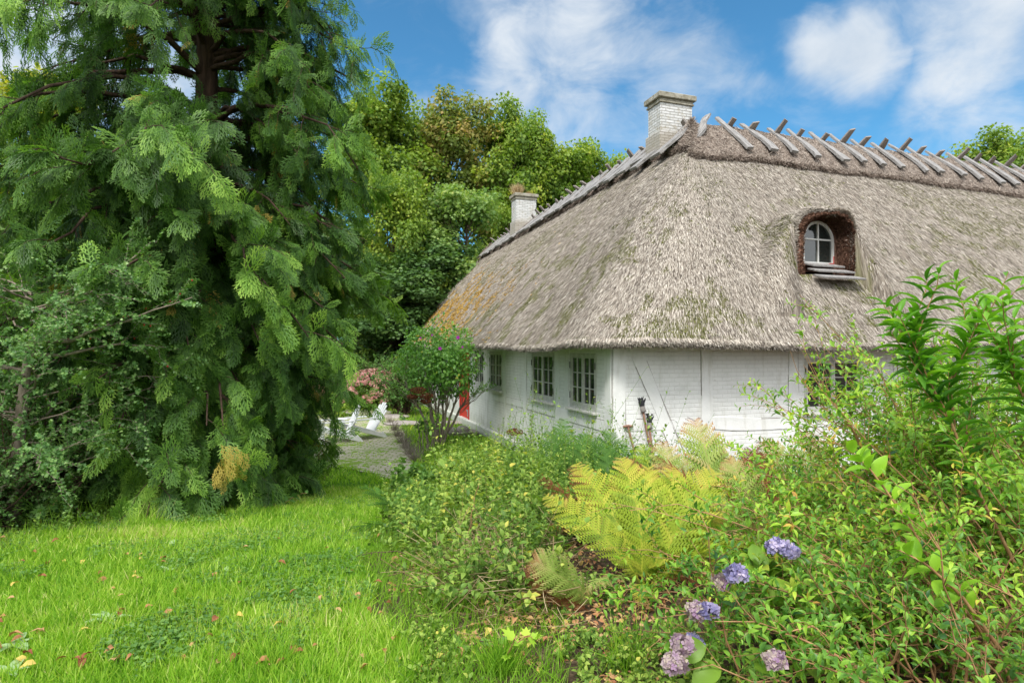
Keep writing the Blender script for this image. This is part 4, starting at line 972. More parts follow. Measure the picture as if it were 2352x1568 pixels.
def tuft(name, loc, n, L, label, spread=.5, m=None, wd=.012, tint=.6, seed=1, cat='grass tuft'):
    r2 = np.random.default_rng(seed); f = Fol(); p = np.zeros((n, 3)); p[:, :2] = r2.normal(size=(n, 2))*L*.13; d = r2.normal(size=(n, 3))*spread; d[:, 2] = 1
    s = L*(.5+.6*r2.random(n)); f.inst(BLADE, p, orient(d, r2.normal(size=(n, 3))), np.stack([np.full(n, wd), s, s*1.0], -1), tint+.2*r2.normal(size=n))
    o = f.build(name, m or M['straw'], None, loc); return tag(o, label, cat)
pc = H(c2[0]-.28, c2[1], 0)+np.array([Cx, Cy, c2[2]]); tuft('dry_grass_tuft', pc, 420, .52, 'tall dry straw-coloured grass growing on top of the far chimney', .33, wd=.02, seed=3)
pc = H(c2[0]+.22, c2[1], 0)+np.array([Cx, Cy, c2[2]]); tuft('dry_grass_tuft', pc, 120, .26, 'short sparse dry weeds on the right side of the far chimney top', .8, wd=.02, tint=.3, seed=4)

# ------------------------------------------------------------------ garden furniture and tools
def adirondack(loc, rz, label, low=False):
    e = empty('garden_chair', loc, label, 'chair', 'white wooden garden chairs on the paving', rz)
    W_ = .56; ba = R_(58 if low else 66)        # chair faces +x; y across
    for s_ in (-1, 1):
        b = MB(); y = s_*W_/2
        b.bar((.46, y, .36), (-.48, y, .06), .10, .028, up=(0, 1, 0), bev=.006); b.build('side_rail', M['chair_paint'], e)
        b = MB(); b.bar((.44, y, 0), (.44, y, .52), .09, .03, up=(0, 1, 0), bev=.006); b.build('leg', M['chair_paint'], e)
        b = MB(); b.bar((-.50, y, .0), (-.36, y, .16), .10, .03, up=(0, 1, 0), bev=.006); b.build('leg', M['chair_paint'], e)
        b = MB(); b.bar((.54, s_*(W_/2+.03), .535), (-.24, s_*(W_/2+.03), .535), .13, .024, bev=.01); b.build('armrest', M['chair_paint'], e)
    for k in range(6):
        b = MB(); x = .42-k*.12; z = .36-(k*.12)*.32+.045; b.box((x, 0, z), (.105, W_-.04, .02), Matrix.Rotation(R_(-18), 3, 'Y'), 0, .005); b.build('seat_slat', M['chair_paint'], e)
    for k in range(6):
        y = (k-2.5)*.092; L = .84-.035*(k-2.5)**2; b = MB(); x0, z0 = -.18, .20
        b.bar((x0, y*.82, z0), (x0-math.cos(ba)*L, y*1.18, z0+math.sin(ba)*L), .082, .018, up=(math.sin(ba), 0, math.cos(ba)), bev=.006); b.build('back_slat', M['chair_paint'], e)
    b = MB(); b.bar((-.36, -.30, .50), (-.36, .30, .50), .05, .024, bev=.004); b.bar((-.24, -.26, .24), (-.24, .26, .24), .05, .024, bev=.004); b.build('cross_bar', M['chair_paint'], e)
    return e
p = G(838, 1008); adirondack((p[0]-.05, p[1]+.1, 0), R_(222), 'white slatted garden chair beside the paving, right of the other chair', True)
p = G(792, 1013); adirondack((p[0]-.1, p[1]-.1, 0), R_(205), 'white slatted garden chair half hidden behind the cypress branches')

def tool(px, pyt, pxb, name, label, kind):
    zt = zR(px, pyt); ut = U(px); ub = U(pxb)
    top_ = H(ut, -.03, zt)+[Cx, Cy, 0]; bot = H(ub, -.34, .03)+[Cx, Cy, 0]; base = bot.copy()
    e = empty(name, bot, label, 'garden tool'); top_ = top_-bot; bot = bot-bot
    b = MB(); b.tube([bot+(top_-bot)*t+np.array([.006*math.sin(t*6), 0, 0]) for t in np.linspace(.1, 1, 9)], [.017+.002*math.sin(k*1.3) for k in range(9)], 10); b.build('shaft', M['handle'], e, smooth=True)
    if kind == 'T':
        b = MB(); c = top_; pts = [c+RU*x+np.array([0, 0, -.012*abs(x)*8]) for x in (-.085, -.05, 0, .05, .085)]; b.tube(pts, [.016, .02, .022, .02, .016], 10); b.build('grip', M['handle'], e, smooth=True)
    b = MB(); d = nrm(top_-bot); b.tube([bot+d*.30, bot+d*.10], [.021, .026], 10)
    if kind == 'T': b.bar(bot+d*.24, bot+d*.0, .2, .012, up=tuple(nR), bev=.004)
    else:
        for s_ in (-.07, -.025, .025, .07): b.tube([bot+d*.16, bot+d*.12+RU*s_, bot+RU*s_-d*.02], [.008, .008, .004], 6)
        b.bar(bot+d*.14-RU*.08, bot+d*.14+RU*.08, .02, .012)
    b.build('blade' if kind == 'T' else 'tines', M['iron'], e)
    return e, base+top_, d
e1, _, _ = tool(1440, 977, 1459, 'spade', 'old spade with worn T-grip leaning on the wall, left of the gloved handles', 'T')
e2, t2, d2 = tool(1474, 938, 1487, 'garden_fork', 'long reddish wooden handle leaning on the white wall under the higher glove', 'F')
e3, t3, d3 = tool(1489, 976, 1485, 'rake', 'thin wooden handle leaning on the white wall under the lower glove', 'F')
def glove(loc, d, label, curls, tilt):
    e = empty('work_glove', loc, label, 'glove', 'black work gloves pulled over tool handles'); ax = Vector(RU); up = (Vector(d)+ax*tilt).normalized(); ax = (ax-ax.dot(up)*up).normalized(); fn = ax.cross(up)
    Q = lambda x, z, y=0: ax*x+up*z+fn*y
    mb = MB(); mb.tube([Q(0, .05), Q(0, .09), Q(-.002, .14), Q(0, .175)], [.036, .047, .05, .042], 12)
    for k, (x, L, c) in enumerate(zip((-.037, -.014, .011, .034), (.075, .09, .085, .066), curls)):
        pts = [Q(x*.8, .155), Q(x*1.05, .175), Q(x*1.2+(k-1.5)*.004, .175+L*.5*(1-.3*c), .03*c), Q(x*1.3+(k-1.5)*.012, .175+L*(1-.95*c), .05*c), ]; mb.tube(pts, [.014, .0135, .013, .0085], 8)
    mb.tube([Q(.03, .10), Q(.055, .135), Q(.080, .165), Q(.092, .19)], [.018, .016, .014, .009], 8)
    hand = mb.build('hand', M['glove_black'], e, smooth=True)
    rm = hand.modifiers.new('fuse', 'REMESH'); rm.mode = 'VOXEL'; rm.voxel_size = .005; rm.use_smooth_shade = True
    cb = MB(); cb.tube([Q(0, -.035), Q(0, .0), Q(0, .06)], [.046, .042, .039], 14); cb.build('cuff', M['glove_cuff'], e, smooth=True)
glove(t2-d2*.02, d2, 'open-fingered black work glove on the tallest tool handle', (0, 0, .05, .15), -.05)
glove(t3-d3*.02, d3, 'folded black work glove with one finger up on the shorter handle', (.8, .9, 0, .8), .05)
# glass globe at the window, bowl and stones by the door, flat stones
gl = MB(); gp = H(-.22, vleft(1103), 0)+[Cx, Cy, zt_ if False else CAMZ-(833-799)/F*(Cy+.9478*vleft(1103))]; gl.blob((0, 0, 0), (.15, .15, .15), 24, 16); go = gl.build('glass_globe', M['globe'], None, gp, True); tag(go, 'clear glass globe hanging by the window behind the round shrub', 'glass globe')
wi = MB(); wi.tube([(0, 0, .15), (0, 0, .30)], .004, 6); wi.build('wire', M['iron'], go)
def stone(px, py, r, label, seed, flat=.5, grp=None, name='stone'):
    p = G(px, py); mb = MB(); mb.blob((0, 0, r*flat*.5), (r, r*.8, r*flat), 14, 9, .09, seed); o = mb.build(name, M['stone'], None, p, True); tag(o, label, 'stone', grp); return o
bw = MB(); prof = [(.34, .0), (.42, .10), (.43, .11), (.38, .12), (.34, .06), (.0, .05)]; n = 24
vs = [(r_*math.cos(2*math.pi*k/n), r_*math.sin(2*math.pi*k/n)*.8, z_) for r_, z_ in prof for k in range(n)]; bw.add(vs, [(i*n+k, i*n+(k+1) % n, (i+1)*n+(k+1) % n, (i+1)*n+k) for i in range(len(prof)-1) for k in range(n)])
bp = G(1052, 999); bo = bw.build('stone_bowl', M['stone'], None, bp, True); tag(bo, 'low round stone bowl on the grass near the red door', 'bowl')
for dx, r_, lb in ((-.14, .13, 'small pale rounded stone in the low bowl, left one'), (.13, .17, 'larger brownish rounded stone in the low bowl, right one')):
    mb = MB(); mb.blob((0, 0, 0), (r_, r_*.8, r_*.7), 12, 8, .06, int(r_*99)); o = mb.build('stone', M['stone'], None, (bp[0]+dx, bp[1], .05+r_*.62), True); tag(o, lb, 'stone')
stone(1085, 998, .2, 'grey stone on the grass right of the low bowl', 5)
stone(1040, 972, .45, 'flat grey stepping stone before the red door', 6, .12)
stone(905, 958, .55, 'flat grey stone slab at the far edge of the paving', 7, .12)
stone(925, 974, .6, 'long flat stone slab beside the faded lavender', 8, .12)
stone(885, 947, .3, 'small flat stone near the foot of the pink hydrangea', 9, .12)

# ------------------------------------------------------------------ vegetation builders
def cyp_spray(k):
    """flat feathery spray: axis with forked side branchlets"""
    r = np.random.default_rng(200+k); V = []; T = []; A = []
    def strip(p, q, w, a0, a1):
        p = np.array(p); q = np.array(q); d = q-p; s = np.array([-d[1], d[0], 0]); s = s/(np.linalg.norm(s)+1e-9)*w/2; b = len(V)
        V.extend([p-s, p+s, q+s*.45, q-s*.45]); A.extend([a0, a0, a1, a1]); T.extend([(b, b+1, b+2), (b, b+2, b+3)])
    drp = lambda x, y: (x, y, -.22*y*y-.55*abs(x)**1.3)
    n = 5
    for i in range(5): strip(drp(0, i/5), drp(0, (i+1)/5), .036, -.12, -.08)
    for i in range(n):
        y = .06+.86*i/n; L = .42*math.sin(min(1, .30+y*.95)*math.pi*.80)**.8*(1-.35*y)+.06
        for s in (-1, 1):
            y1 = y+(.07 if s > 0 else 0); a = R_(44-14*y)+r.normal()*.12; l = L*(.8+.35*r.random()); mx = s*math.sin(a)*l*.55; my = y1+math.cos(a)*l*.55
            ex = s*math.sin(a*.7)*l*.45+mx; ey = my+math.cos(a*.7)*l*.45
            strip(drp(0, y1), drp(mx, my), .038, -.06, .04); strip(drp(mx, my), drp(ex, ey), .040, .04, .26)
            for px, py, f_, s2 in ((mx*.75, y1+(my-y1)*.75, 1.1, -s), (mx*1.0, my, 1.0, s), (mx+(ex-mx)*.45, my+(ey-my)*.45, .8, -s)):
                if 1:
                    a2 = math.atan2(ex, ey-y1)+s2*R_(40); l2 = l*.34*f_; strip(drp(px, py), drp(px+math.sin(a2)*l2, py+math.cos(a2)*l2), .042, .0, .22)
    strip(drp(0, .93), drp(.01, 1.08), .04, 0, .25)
    return tpl(V, T, A)
SPR = [cyp_spray(k) for k in range(3)]
def cypress(base, height, rad_fn, nlimb, nspray, name, label, seed, size=.42, asym=None):
    r = np.random.default_rng(seed); e = empty(name, base, label, 'tree')
    tr = MB(); tr.tube([(0, 0, -.1), (.03, .0, .6), (-.05, .02, 2), (0, .05, 4), (.03, 0, height*.6), (0, 0, height)], [.30, .24, .20, .17, .11, .02], 12); tr.build('trunk', M['bark_red'], e, smooth=True)
    h = height*(.015+.97*r.random(nlimb)**1.15); az = r.random(nlimb)*6.283; h[:26] = r.uniform(.5, 2.4, 26); az[:26] = -1.57+r.uniform(-.8, .8, 26); Rr = rad_fn(h)*(.62+.45*r.random(nlimb))
    if asym is not None: Rr *= asym(az, h)
    d = np.stack([np.cos(az), np.sin(az), .28+.25*r.random(nlimb)], -1); p0 = np.stack([0*h, 0*h, h], -1)
    bend = np.zeros((nlimb, 3)); bend[:, 2] = -Rr*(.42+.35*r.random(nlimb)); L = Rr*1.02
    P = paths(p0, d, L, bend, 9, .03, r)
    f = Fol(); f.tubes(P, np.linspace(1, .15, 9)[None]*(.014+.014*Rr[:, None]), 5); 
    Q, qi, qt = sub(P, 9, .22, .98, .62, .85, -.05, -.45, 6, r, .2, .01)
    f.tubes(Q, np.linspace(1, .3, 6)[None]*.007, 4); f.build('limbs', M['bark_red'], e)
    # sprays along the side shoots
    f = Fol(); N = len(Q); n = nspray; idx = np.repeat(np.arange(N), n); t = .12+.88*r.random(N*n); p, tg = samp(Q, idx, t)
    outw = np.stack([np.cos(az), np.sin(az), 0*az], -1)[qi][idx]; hh = p[:, 2]
    up = r.random(len(p)) < .10
    d = tg*.7+outw*.40+r.normal(size=p.shape)*.40; d[:, 2] -= .55+.6*r.random(len(p)); d[up] = (outw[up]*.5+np.array([0, 0, .55])+r.normal(size=(up.sum(), 3))*.3)
    nn = outw*.9+np.array([0, 0, .55])+r.normal(size=p.shape)*.45
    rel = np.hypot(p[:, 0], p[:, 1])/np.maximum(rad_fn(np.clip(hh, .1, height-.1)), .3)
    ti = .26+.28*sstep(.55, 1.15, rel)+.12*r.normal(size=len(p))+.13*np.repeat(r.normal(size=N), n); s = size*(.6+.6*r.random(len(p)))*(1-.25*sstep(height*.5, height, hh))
    k = r.integers(0, 3, len(p)); k[r.random(len(p)) < .5*sstep(4.5, 7.5, hh)] = 9; k[(rel < .5) & (hh > 3) & (r.random(len(p)) < .35)] = 9; br = (rel < .7) & (r.random(len(p)) < .02) & (k < 3)
    f2 = Fol(); f2.inst(SPR[0], p[br], orient(d[br], nn[br]), s[br], .25+.2*r.random(br.sum())); f2.build('brown_sprays', M['cypress_dead'], e); k[br] = 9
    for j in range(3):
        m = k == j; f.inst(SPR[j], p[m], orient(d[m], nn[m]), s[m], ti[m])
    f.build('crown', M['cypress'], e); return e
CB = np.array([-4.45, 8.6, 0]); CB[2] = float(g(CB[0], CB[1]))
def crad(h): return np.interp(h, [0, .6, 1.6, 3.2, 5, 7.5, 11, 14.5], [1.7, 2.25, 2.55, 2.75, 2.65, 2.25, 1.5, .2])
def casym(az, h): return 1-np.interp(h, [0, 1.8, 3.3, 5], [.22, .22, .08, 0])*np.clip(np.cos(az-.3), 0, 1)**.7+.22*sstep(4.5, 6.5, h)*np.clip(-np.cos(az), 0, 1)
cyp = cypress(CB, 14.5, crad, 420, 20, 'cypress_tree', 'huge dark green cypress with feathery drooping sprays, filling the left of the lawn', 21, .30, casym)
# dying yellow spray low on the cypress
f = Fol(); r2 = np.random.default_rng(4); n = 16; p = np.array([1.42, -2.25, 1.0])+r2.normal(size=(n, 3))*np.array([.09, .06, .08]); d = r2.normal(size=(n, 3))*.35; d[:, 2] -= 1; d[:, 0] += .1
f.inst(SPR[0], p, orient(d, np.array([0, -1, .3])+r2.normal(size=(n, 3))*.3), .21, .5+.1*r2.normal(size=n)); f.build('yellowed_sprays', M['cypress_dead'], cyp)

def broad_mesh(seed, height, rad, z0, leafm, nclump=150, per=150, size=.30, T=LOBED, flat=.75, trunk_r=.28, tintb=.45):
    """returns (trunk mesh object, crown mesh object) in local coordinates, unlinked parents"""
    r = np.random.default_rng(seed)
    hh = height-z0; nl = 46
    t = r.random(nl); h = z0*.7+(height*.86-z0*.7)*t; az = r.random(nl)*6.283
    env = lambda z: rad*np.sqrt(np.clip(1-((z-(z0+hh*.42))/(hh*.60))**2, .02, 1))
    L = env(h+.6)*(.55+.4*r.random(nl)); d = np.stack([np.cos(az), np.sin(az), .55+.9*t], -1); p0 = np.stack([.1*np.sin(h), .1*np.cos(h), h], -1)
    b = np.zeros((nl, 3)); b[:, 2] = -.08*L; P = paths(p0, d, L*1.15, b, 7, .08, r)
    f = Fol(); tp = np.array([[[.0, 0, -.2], [.1, .05, height*.2], [-.1, .1, height*.45], [.1, 0, height*.7], [0, 0, height*.93]]]); f.tubes(tp, np.array([[1.2, 1, .8, .5, .12]])*trunk_r, 9)
    f.tubes(P, np.linspace(1, .12, 7)[None]*.30*trunk_r, 5)
    Q, qi, qt = sub(P, 5, .3, 1.0, rad*.42, .8, .2, -.05, 5, r, .4, .04); f.tubes(Q, np.linspace(1, .2, 5)[None]*.09*trunk_r, 4)
    trunk = f.build('trunk', M['bark'])
    f = Fol(); tips = np.concatenate([Q[:, -1], Q[:, 2], P[:, -1]]); k = r.integers(0, len(tips), nclump); c = tips[k]+r.normal(size=(nclump, 3))*rad*.07
    # shoots rising above the outline
    cr = rad*(.13+.12*r.random(nclump)); idx = np.repeat(np.arange(nclump), per); n = len(idx)
    off = r.normal(size=(n, 3)); off = nrm(off)*(r.random((n, 1))**.45)*cr[idx][:, None]*np.array([1.15, 1.15, flat])
    p = c[idx]+off; out = nrm(off+1e-6)
    dd = out*.6+r.normal(size=(n, 3))*.5; dd[:, 2] -= .35; nn = out*.7+np.array([0, 0, .8])+r.normal(size=(n, 3))*.45
    s = size*(.6+.7*r.random(n)); ti = tintb+.12*r.normal(size=n)+.14*r.normal(size=nclump)[idx]
    f.inst(T, p, orient(dd, nn), np.stack([s*.95, s, s], -1), ti)
    # sparse twigs of leaves between the clumps
    leaves(f, Q, 14, .2, 1, T, size, .9, 1.0, .1, (tintb-.05, .15), r=r)
    crown = f.build('crown', leafm); return trunk, crown
PROTO = {}
def tree(kind, loc, scale, rz, label, name='broadleaf_tree', group=None, leafm=None):
    e = empty(name, (loc[0], loc[1], float(g(loc[0], loc[1]))), label, 'tree', group, rz); e.scale = scale if hasattr(scale, '__len__') else (scale,)*3
    tr, cr = PROTO[kind]
    for o in (tr, cr):
        if o.parent is None: o.parent = e
        else:
            c = o.copy(); COL.objects.link(c); c.parent = e
            if leafm and o is cr:
                c.data = o.data.copy(); c.data.materials[0] = leafm
    return e
PROTO['green'] = broad_mesh(61, 17, 4.6, 3.0, M['broad_green'], 300, 150, .21)
PROTO['rust'] = broad_mesh(62, 17, 4.3, 3.0, M['broad_rust'], 280, 150, .21, tintb=.5)
PROTO['pale'] = broad_mesh(63, 12, 4.2, .8, M['broad_pale'], 270, 140, .20)
PROTO['dark'] = broad_mesh(64, 12, 4.2, .3, M['broad_dark'], 260, 130, .24)
PROTO['yellow'] = broad_mesh(65, 13, 3.4, 2.5, M['broad_yellow'], 130, 110, .24, trunk_r=.16)
def at(px, Y): return ((px-1176)/F*Y, Y)
bt = 'trees standing behind the farmhouse'
tree('green', at(868, 37), (.95, .95, 1.02), .4, 'tallest yellow-green broadleaf tree, rising just right of the cypress', group=bt)
tree('rust', at(1032, 38), (.85, .95, 1.04), 1.3, 'broadleaf tree with rusty brown tinged crown between two green ones', group=bt)
tree('green', at(1180, 39), (.80, .95, 1.02), 2.5, 'slender pointed green tree just above the far chimney', group=bt)
tree('green', at(1305, 42), (.95, .95, .94), 4.1, 'round green tree left of the near chimney, second from it', group=bt)
tree('green', at(1405, 44), (.70, .9, .93), 5.3, 'green tree touching the near chimney on its left', group=bt)
tree('green', at(1500, 50), (1., 1, .72), .9, 'low green tree hidden behind the near chimney base', group=bt)
tree('pale', at(1070, 31), (.85, .85, .82), .3, 'grey-green tree standing left of the far chimney in front of the taller trees', group=bt)
tree('pale', at(905, 30), (.7, .7, .86), 2.0, 'light green tree between the cypress and the grey-green tree', group=bt, leafm=M['broad_green'])
tree('pale', at(1180, 34), (.6, .6, .80), 3.1, 'small light tree right behind the far chimney', group=bt, leafm=M['broad_green'])
tree('dark', at(985, 30), (.9, .8, .56), 1.0, 'dark leafy tree in the hollow behind the left end of the thatch', group=bt)
tree('dark', at(905, 28), (.75, .8, .50), 2.2, 'dark low tree between cypress and the left end of the thatch', group=bt)
tree('dark', at(820, 32), (1, .8, .66), 3.6, 'dark tree directly behind the right edge of the cypress', group=bt)
tree('dark', at(700, 36), (1.1, .9, .8), 5.0, 'dark tree hidden mostly behind the cypress middle', group=bt)
tree('green', at(2290, 44), (1.15, .9, 1.02), 1.9, 'green tree showing above the thatch ridge at the right edge', group=bt)
tree('green', at(2170, 52), (.9, .9, .90), 3.9, 'small green tree top left of the tree at the right edge', group=bt)
lt = 'bright trees beyond the left edge of the lawn'
tree('yellow', at(95, 24), (1.0, 1, 1.02), .5, 'golden yellow tree glowing through the upper left cypress branches', group=lt)
tree('yellow', at(-60, 20), (.9, .9, .80), 2.5, 'yellow-green tree at the far left edge behind the hawthorn', group=lt, leafm=M['broad_pale'])
tree('pale', at(260, 27), (.9, .9, .85), 4.0, 'pale green tree directly behind the left half of the cypress', group=lt, leafm=M['broad_yellow'])
tree('pale', at(480, 30), (1.0, .9, .95), 5.5, 'pale green tree behind the cypress trunk', group=lt)
tree('dark', at(120, 18), (.7, .7, .42), 1.5, 'dark low bushy tree behind the hawthorn', group=lt)
tree('dark', at(330, 21), (.8, .7, .42), 3.3, 'dark low bushy tree behind the cypress foot', group=lt)
tree('dark', at(620, 30), (.9, .7, .5), 3.9, 'dark low bushy tree behind the garden chairs', group=lt)
# the garden carries on behind the camera
for k, (x, y, s_, q) in enumerate(((-13, -13, .95, 'pale'), (-3, -17, 1.0, 'dark'), (7, -16, 1.0, 'pale'), (15, -11, .8, 'dark'), (-19, -1, .8, 'dark'), (-14, 6, .55, 'dark'))):
    tree(q, (x, y), (s_, s_, s_*.8), k*1.7, ('pale green', 'dense dark', 'light green', 'tall dark', 'broad dark', 'small dark')[k]+' tree in the garden '+('behind the camera, to the left', 'straight behind the camera', 'behind the camera, to the right', 'far right behind the camera', 'far out to the left of the lawn', 'to the left of the cypress')[k], group='trees outside the view')

def shrub(name, base, label, cat, leafm, nstem, L, spread, T, leafsize, leafw, nsub, nleaf, seed, dirv=(0, 0, 1), grav=-.2, barkm=None, subL=.35, tint=(.5, .15), r0=.009, lean=None, flower=None, t0=.15, flat=.5, basew=.12, droop=0.0, mult=1):
    r = np.random.default_rng(seed); e = empty(name, base, label, cat)
    d = np.array(dirv)+r.normal(size=(nstem, 3))*spread; d[:, 2] = np.abs(d[:, 2])+.08
    p0 = np.zeros((nstem, 3)); p0[:, :2] = r.normal(size=(nstem, 2))*basew; l = L*(.55+.55*r.random(nstem))
    b = r.normal(size=(nstem, 3))*.12*L; b[:, 2] += grav*l
    P = paths(p0, d, l, b, 8, .012*L, r)
    f = Fol(); f.tubes(P, np.linspace(1, .25, 8)[None]*r0, 5, .5); Q, qi, qt = sub(P, nsub, t0, .98, subL, .7, .25, -.15, 5, r, .35, .006)
    f.tubes(Q, np.linspace(1, .3, 5)[None]*r0*.38, 3); f.build('stems', barkm or M['twig'], e)
    so = .11*r.normal(size=nstem); tq = (tint[0]+so[qi]+.05*r.normal(size=len(Q)), tint[1]*.75)
    f = Fol(); leaves(f, Q, nleaf, .1, 1.0, T, leafsize, leafw, 1.0, .25, tq, 0, droop, r=r, flat=flat, sj=.5); leaves(f, P, nleaf, .45, 1.0, T, leafsize*1.1, leafw, 1.0, .25, tint, 0, droop, r=r, flat=flat)
    f.build('foliage', leafm, e); return e, P, Q

# --- hibiscus standard
def hibiscus():
    b = G(1008, 1019); e = empty('hibiscus_shrub', b, 'rounded hibiscus shrub with bare forked stems and magenta flowers, before the white wall', 'shrub'); r = np.random.default_rng(12)
    az = np.array([0, .9, 1.9, 2.8, 3.6, 4.6, 5.5, .4, 3.1]); sp = np.array([.25, .15, .30, .20, .10, .15, .25, .48, .40]); d = np.stack([np.cos(az)*sp, np.sin(az)*sp, np.ones(9)], -1); p0 = np.stack([np.cos(az)*.08, np.sin(az)*.08, 0*az-.05], -1)
    P = paths(p0, d, 1.35+.3*r.random(9), r.normal(size=(9, 3))*.08, 9, .015, r)
    f = Fol(); f.tubes(P, np.linspace(1, .5, 9)[None]*.038, 8); Q, qi, _ = sub(P, 12, .55, 1.0, 1.0, .62, .3, -.04, 6, r, .1, .02); f.tubes(Q, np.linspace(1, .3, 6)[None]*.011, 5)
    f.build('stems', M['bark_grey'], e); f = Fol()
    n = 5600; c = np.array([-.02, 0, 2.05]); o = rdir(n, r)*(r.random((n, 1))**.40); lump = 1+.17*np.sin(o[:, :1]*7+1)*np.cos(o[:, 2:]*6)+.09*np.sin(o[:, 1:2]*11+o[:, 2:]*5)
    p = c+o*lump*np.array([1.06, 1.0, .98]); p[:, 2] = np.maximum(p[:, 2], .95+.25*r.random(n)-.0); nn = o+np.array([0, 0, .6])+r.normal(size=(n, 3))*.4; d = o*.5+r.normal(size=(n, 3))*.5; d[:, 2] -= .5
    s = .075*(.7+.6*r.random(n)); ti = .42+.17*r.normal(size=n); ti[r.random(n) < .006] = 1
    f.inst(LEAF8, p, orient(d, nn), np.stack([s*.75, s, s], -1), ti)
    S_, _, _ = sub(Q, 3, .5, 1, .42, .5, .5, 0, 4, r); leaves(f, S_, 9, .2, 1, LEAF8, .07, .7, tint=(.55, .14), r=r); f.tubes(S_, .004, 3, .3)
    f.build('foliage', M['hibiscus'], e)
    for k, (px, py) in enumerate(((1022, 800), (1058, 776), (1003, 771), (978, 777), (1068, 797))):
        z = CAMZ-(py-799)/F*b[1]; x = (px-1176)/F*b[1]; q = Fol(); m = 5; a_ = np.arange(m)*2*math.pi/m; dd = np.stack([np.cos(a_), -.35+0*a_, np.sin(a_)], -1)
        q.inst(LEAF8, np.zeros((m, 3)), orient(dd, np.array([[0, -1., .2]]*m)), np.stack([np.full(m, .06), np.full(m, .05), np.full(m, .05)], -1)*(.95 if k in (0, 1) else .55), .4+.3*r.random(m))
        oz = z-b[2]; ox = x-b[0]; yy = -math.sqrt(max(.05, 1.1-ox**2-(oz-2.05)**2)); q.build('flower', M['magenta'], e, (ox, yy, oz))
    return e
hibiscus()
def heads(e, spots, R0, m, seed, n=60, fs=.028, names='flower_head', squash=.8):
    for k, sp in enumerate(spots):
        r = np.random.default_rng(seed+k); x, y, z = sp[:3]; R = R0*(.8+.4*r.random()) if len(sp) < 4 else sp[3]; mm = m if len(sp) < 5 else sp[4]; nn = n
        o = rdir(nn*2, r); o = o[o[:, 2] > -.55][:nn]; c = o*R*np.array([1, 1, squash])*(.86+.2*r.random((len(o), 1))); f = Fol()
        s = fs*(.75+.5*r.random(len(o))); f.inst(FLORET, c, orient(rdir(len(o), r), o+r.normal(size=o.shape)*.25)[:, :, :], s, .35+.25*r.normal(size=len(o))+.25*r.random(len(o)))
        f.build(names, mm, e, (x, y, z))
def hydrangea_pink():
    b = G(862, 938); e, P, Q = shrub('pink_hydrangea', b, 'wide hydrangea bush covered in dusty pink flower heads beyond the paving', 'shrub', M['hydr_leaf'], 70, 1.35, .55, LEAF8, .15, .7, 3, 7, 31, grav=-.1, barkm=M['twig_dark'], tint=(.42, .2))
    r = np.random.default_rng(77); sp = []
    tries = 0
    while len(sp) < 92 and tries < 5000:
        tries += 1; a = r.random()*math.pi*2; ph = r.random()*1.45; R = np.array([1.30*math.cos(a)*math.sin(ph+.05), 1.0*math.sin(a)*math.sin(ph), .18+1.28*math.cos(ph)])
        if all(np.linalg.norm(R-q[:3]) > .15 for q in sp) and (R[1] < .45): sp.append(R)
    heads(e, [tuple(s_) for s_ in sp], .14, M['pink'], 500, 50, .036)
    return e
hydrangea_pink()
b = np.array([*at(762, 20.5), 0]); e, P, Q = shrub('pink_hydrangea', b, 'pink hydrangea showing through the cypress, left of the wide one', 'shrub', M['hydr_leaf'], 40, 1.3, .5, LEAF8, .15, .7, 3, 7, 32, barkm=M['twig_dark'])
r = np.random.default_rng(3); heads(e, [(r.normal()*.45, -.4+r.normal()*.2, .55+.55*r.random()) for _ in range(16)], .12, M['pink'], 800, 40, .034)
shrub('green_bush', (*at(868, 24), 0), 'fresh green leafy bush behind the pink hydrangea, left of the round shrub', 'bush', M['bush'], 90, 2.6, .42, LEAF8, .12, .7, 5, 10, 33, barkm=M['twig_dark'], r0=.02, subL=.7)
shrub('green_bush', (*at(925, 21), 0), 'green leafy bush right behind the round hibiscus shrub', 'bush', M['bush'], 80, 2.2, .36, LEAF8, .11, .7, 5, 10, 34, barkm=M['twig_dark'], r0=.02, subL=.6)
shrub('green_bush', (*at(800, 26), 0), 'green leafy bush at the right edge of the cypress behind the hydrangeas', 'bush', M['bush'], 80, 2.6, .42, LEAF8, .13, .7, 5, 10, 35, barkm=M['twig_dark'], r0=.02, subL=.7)

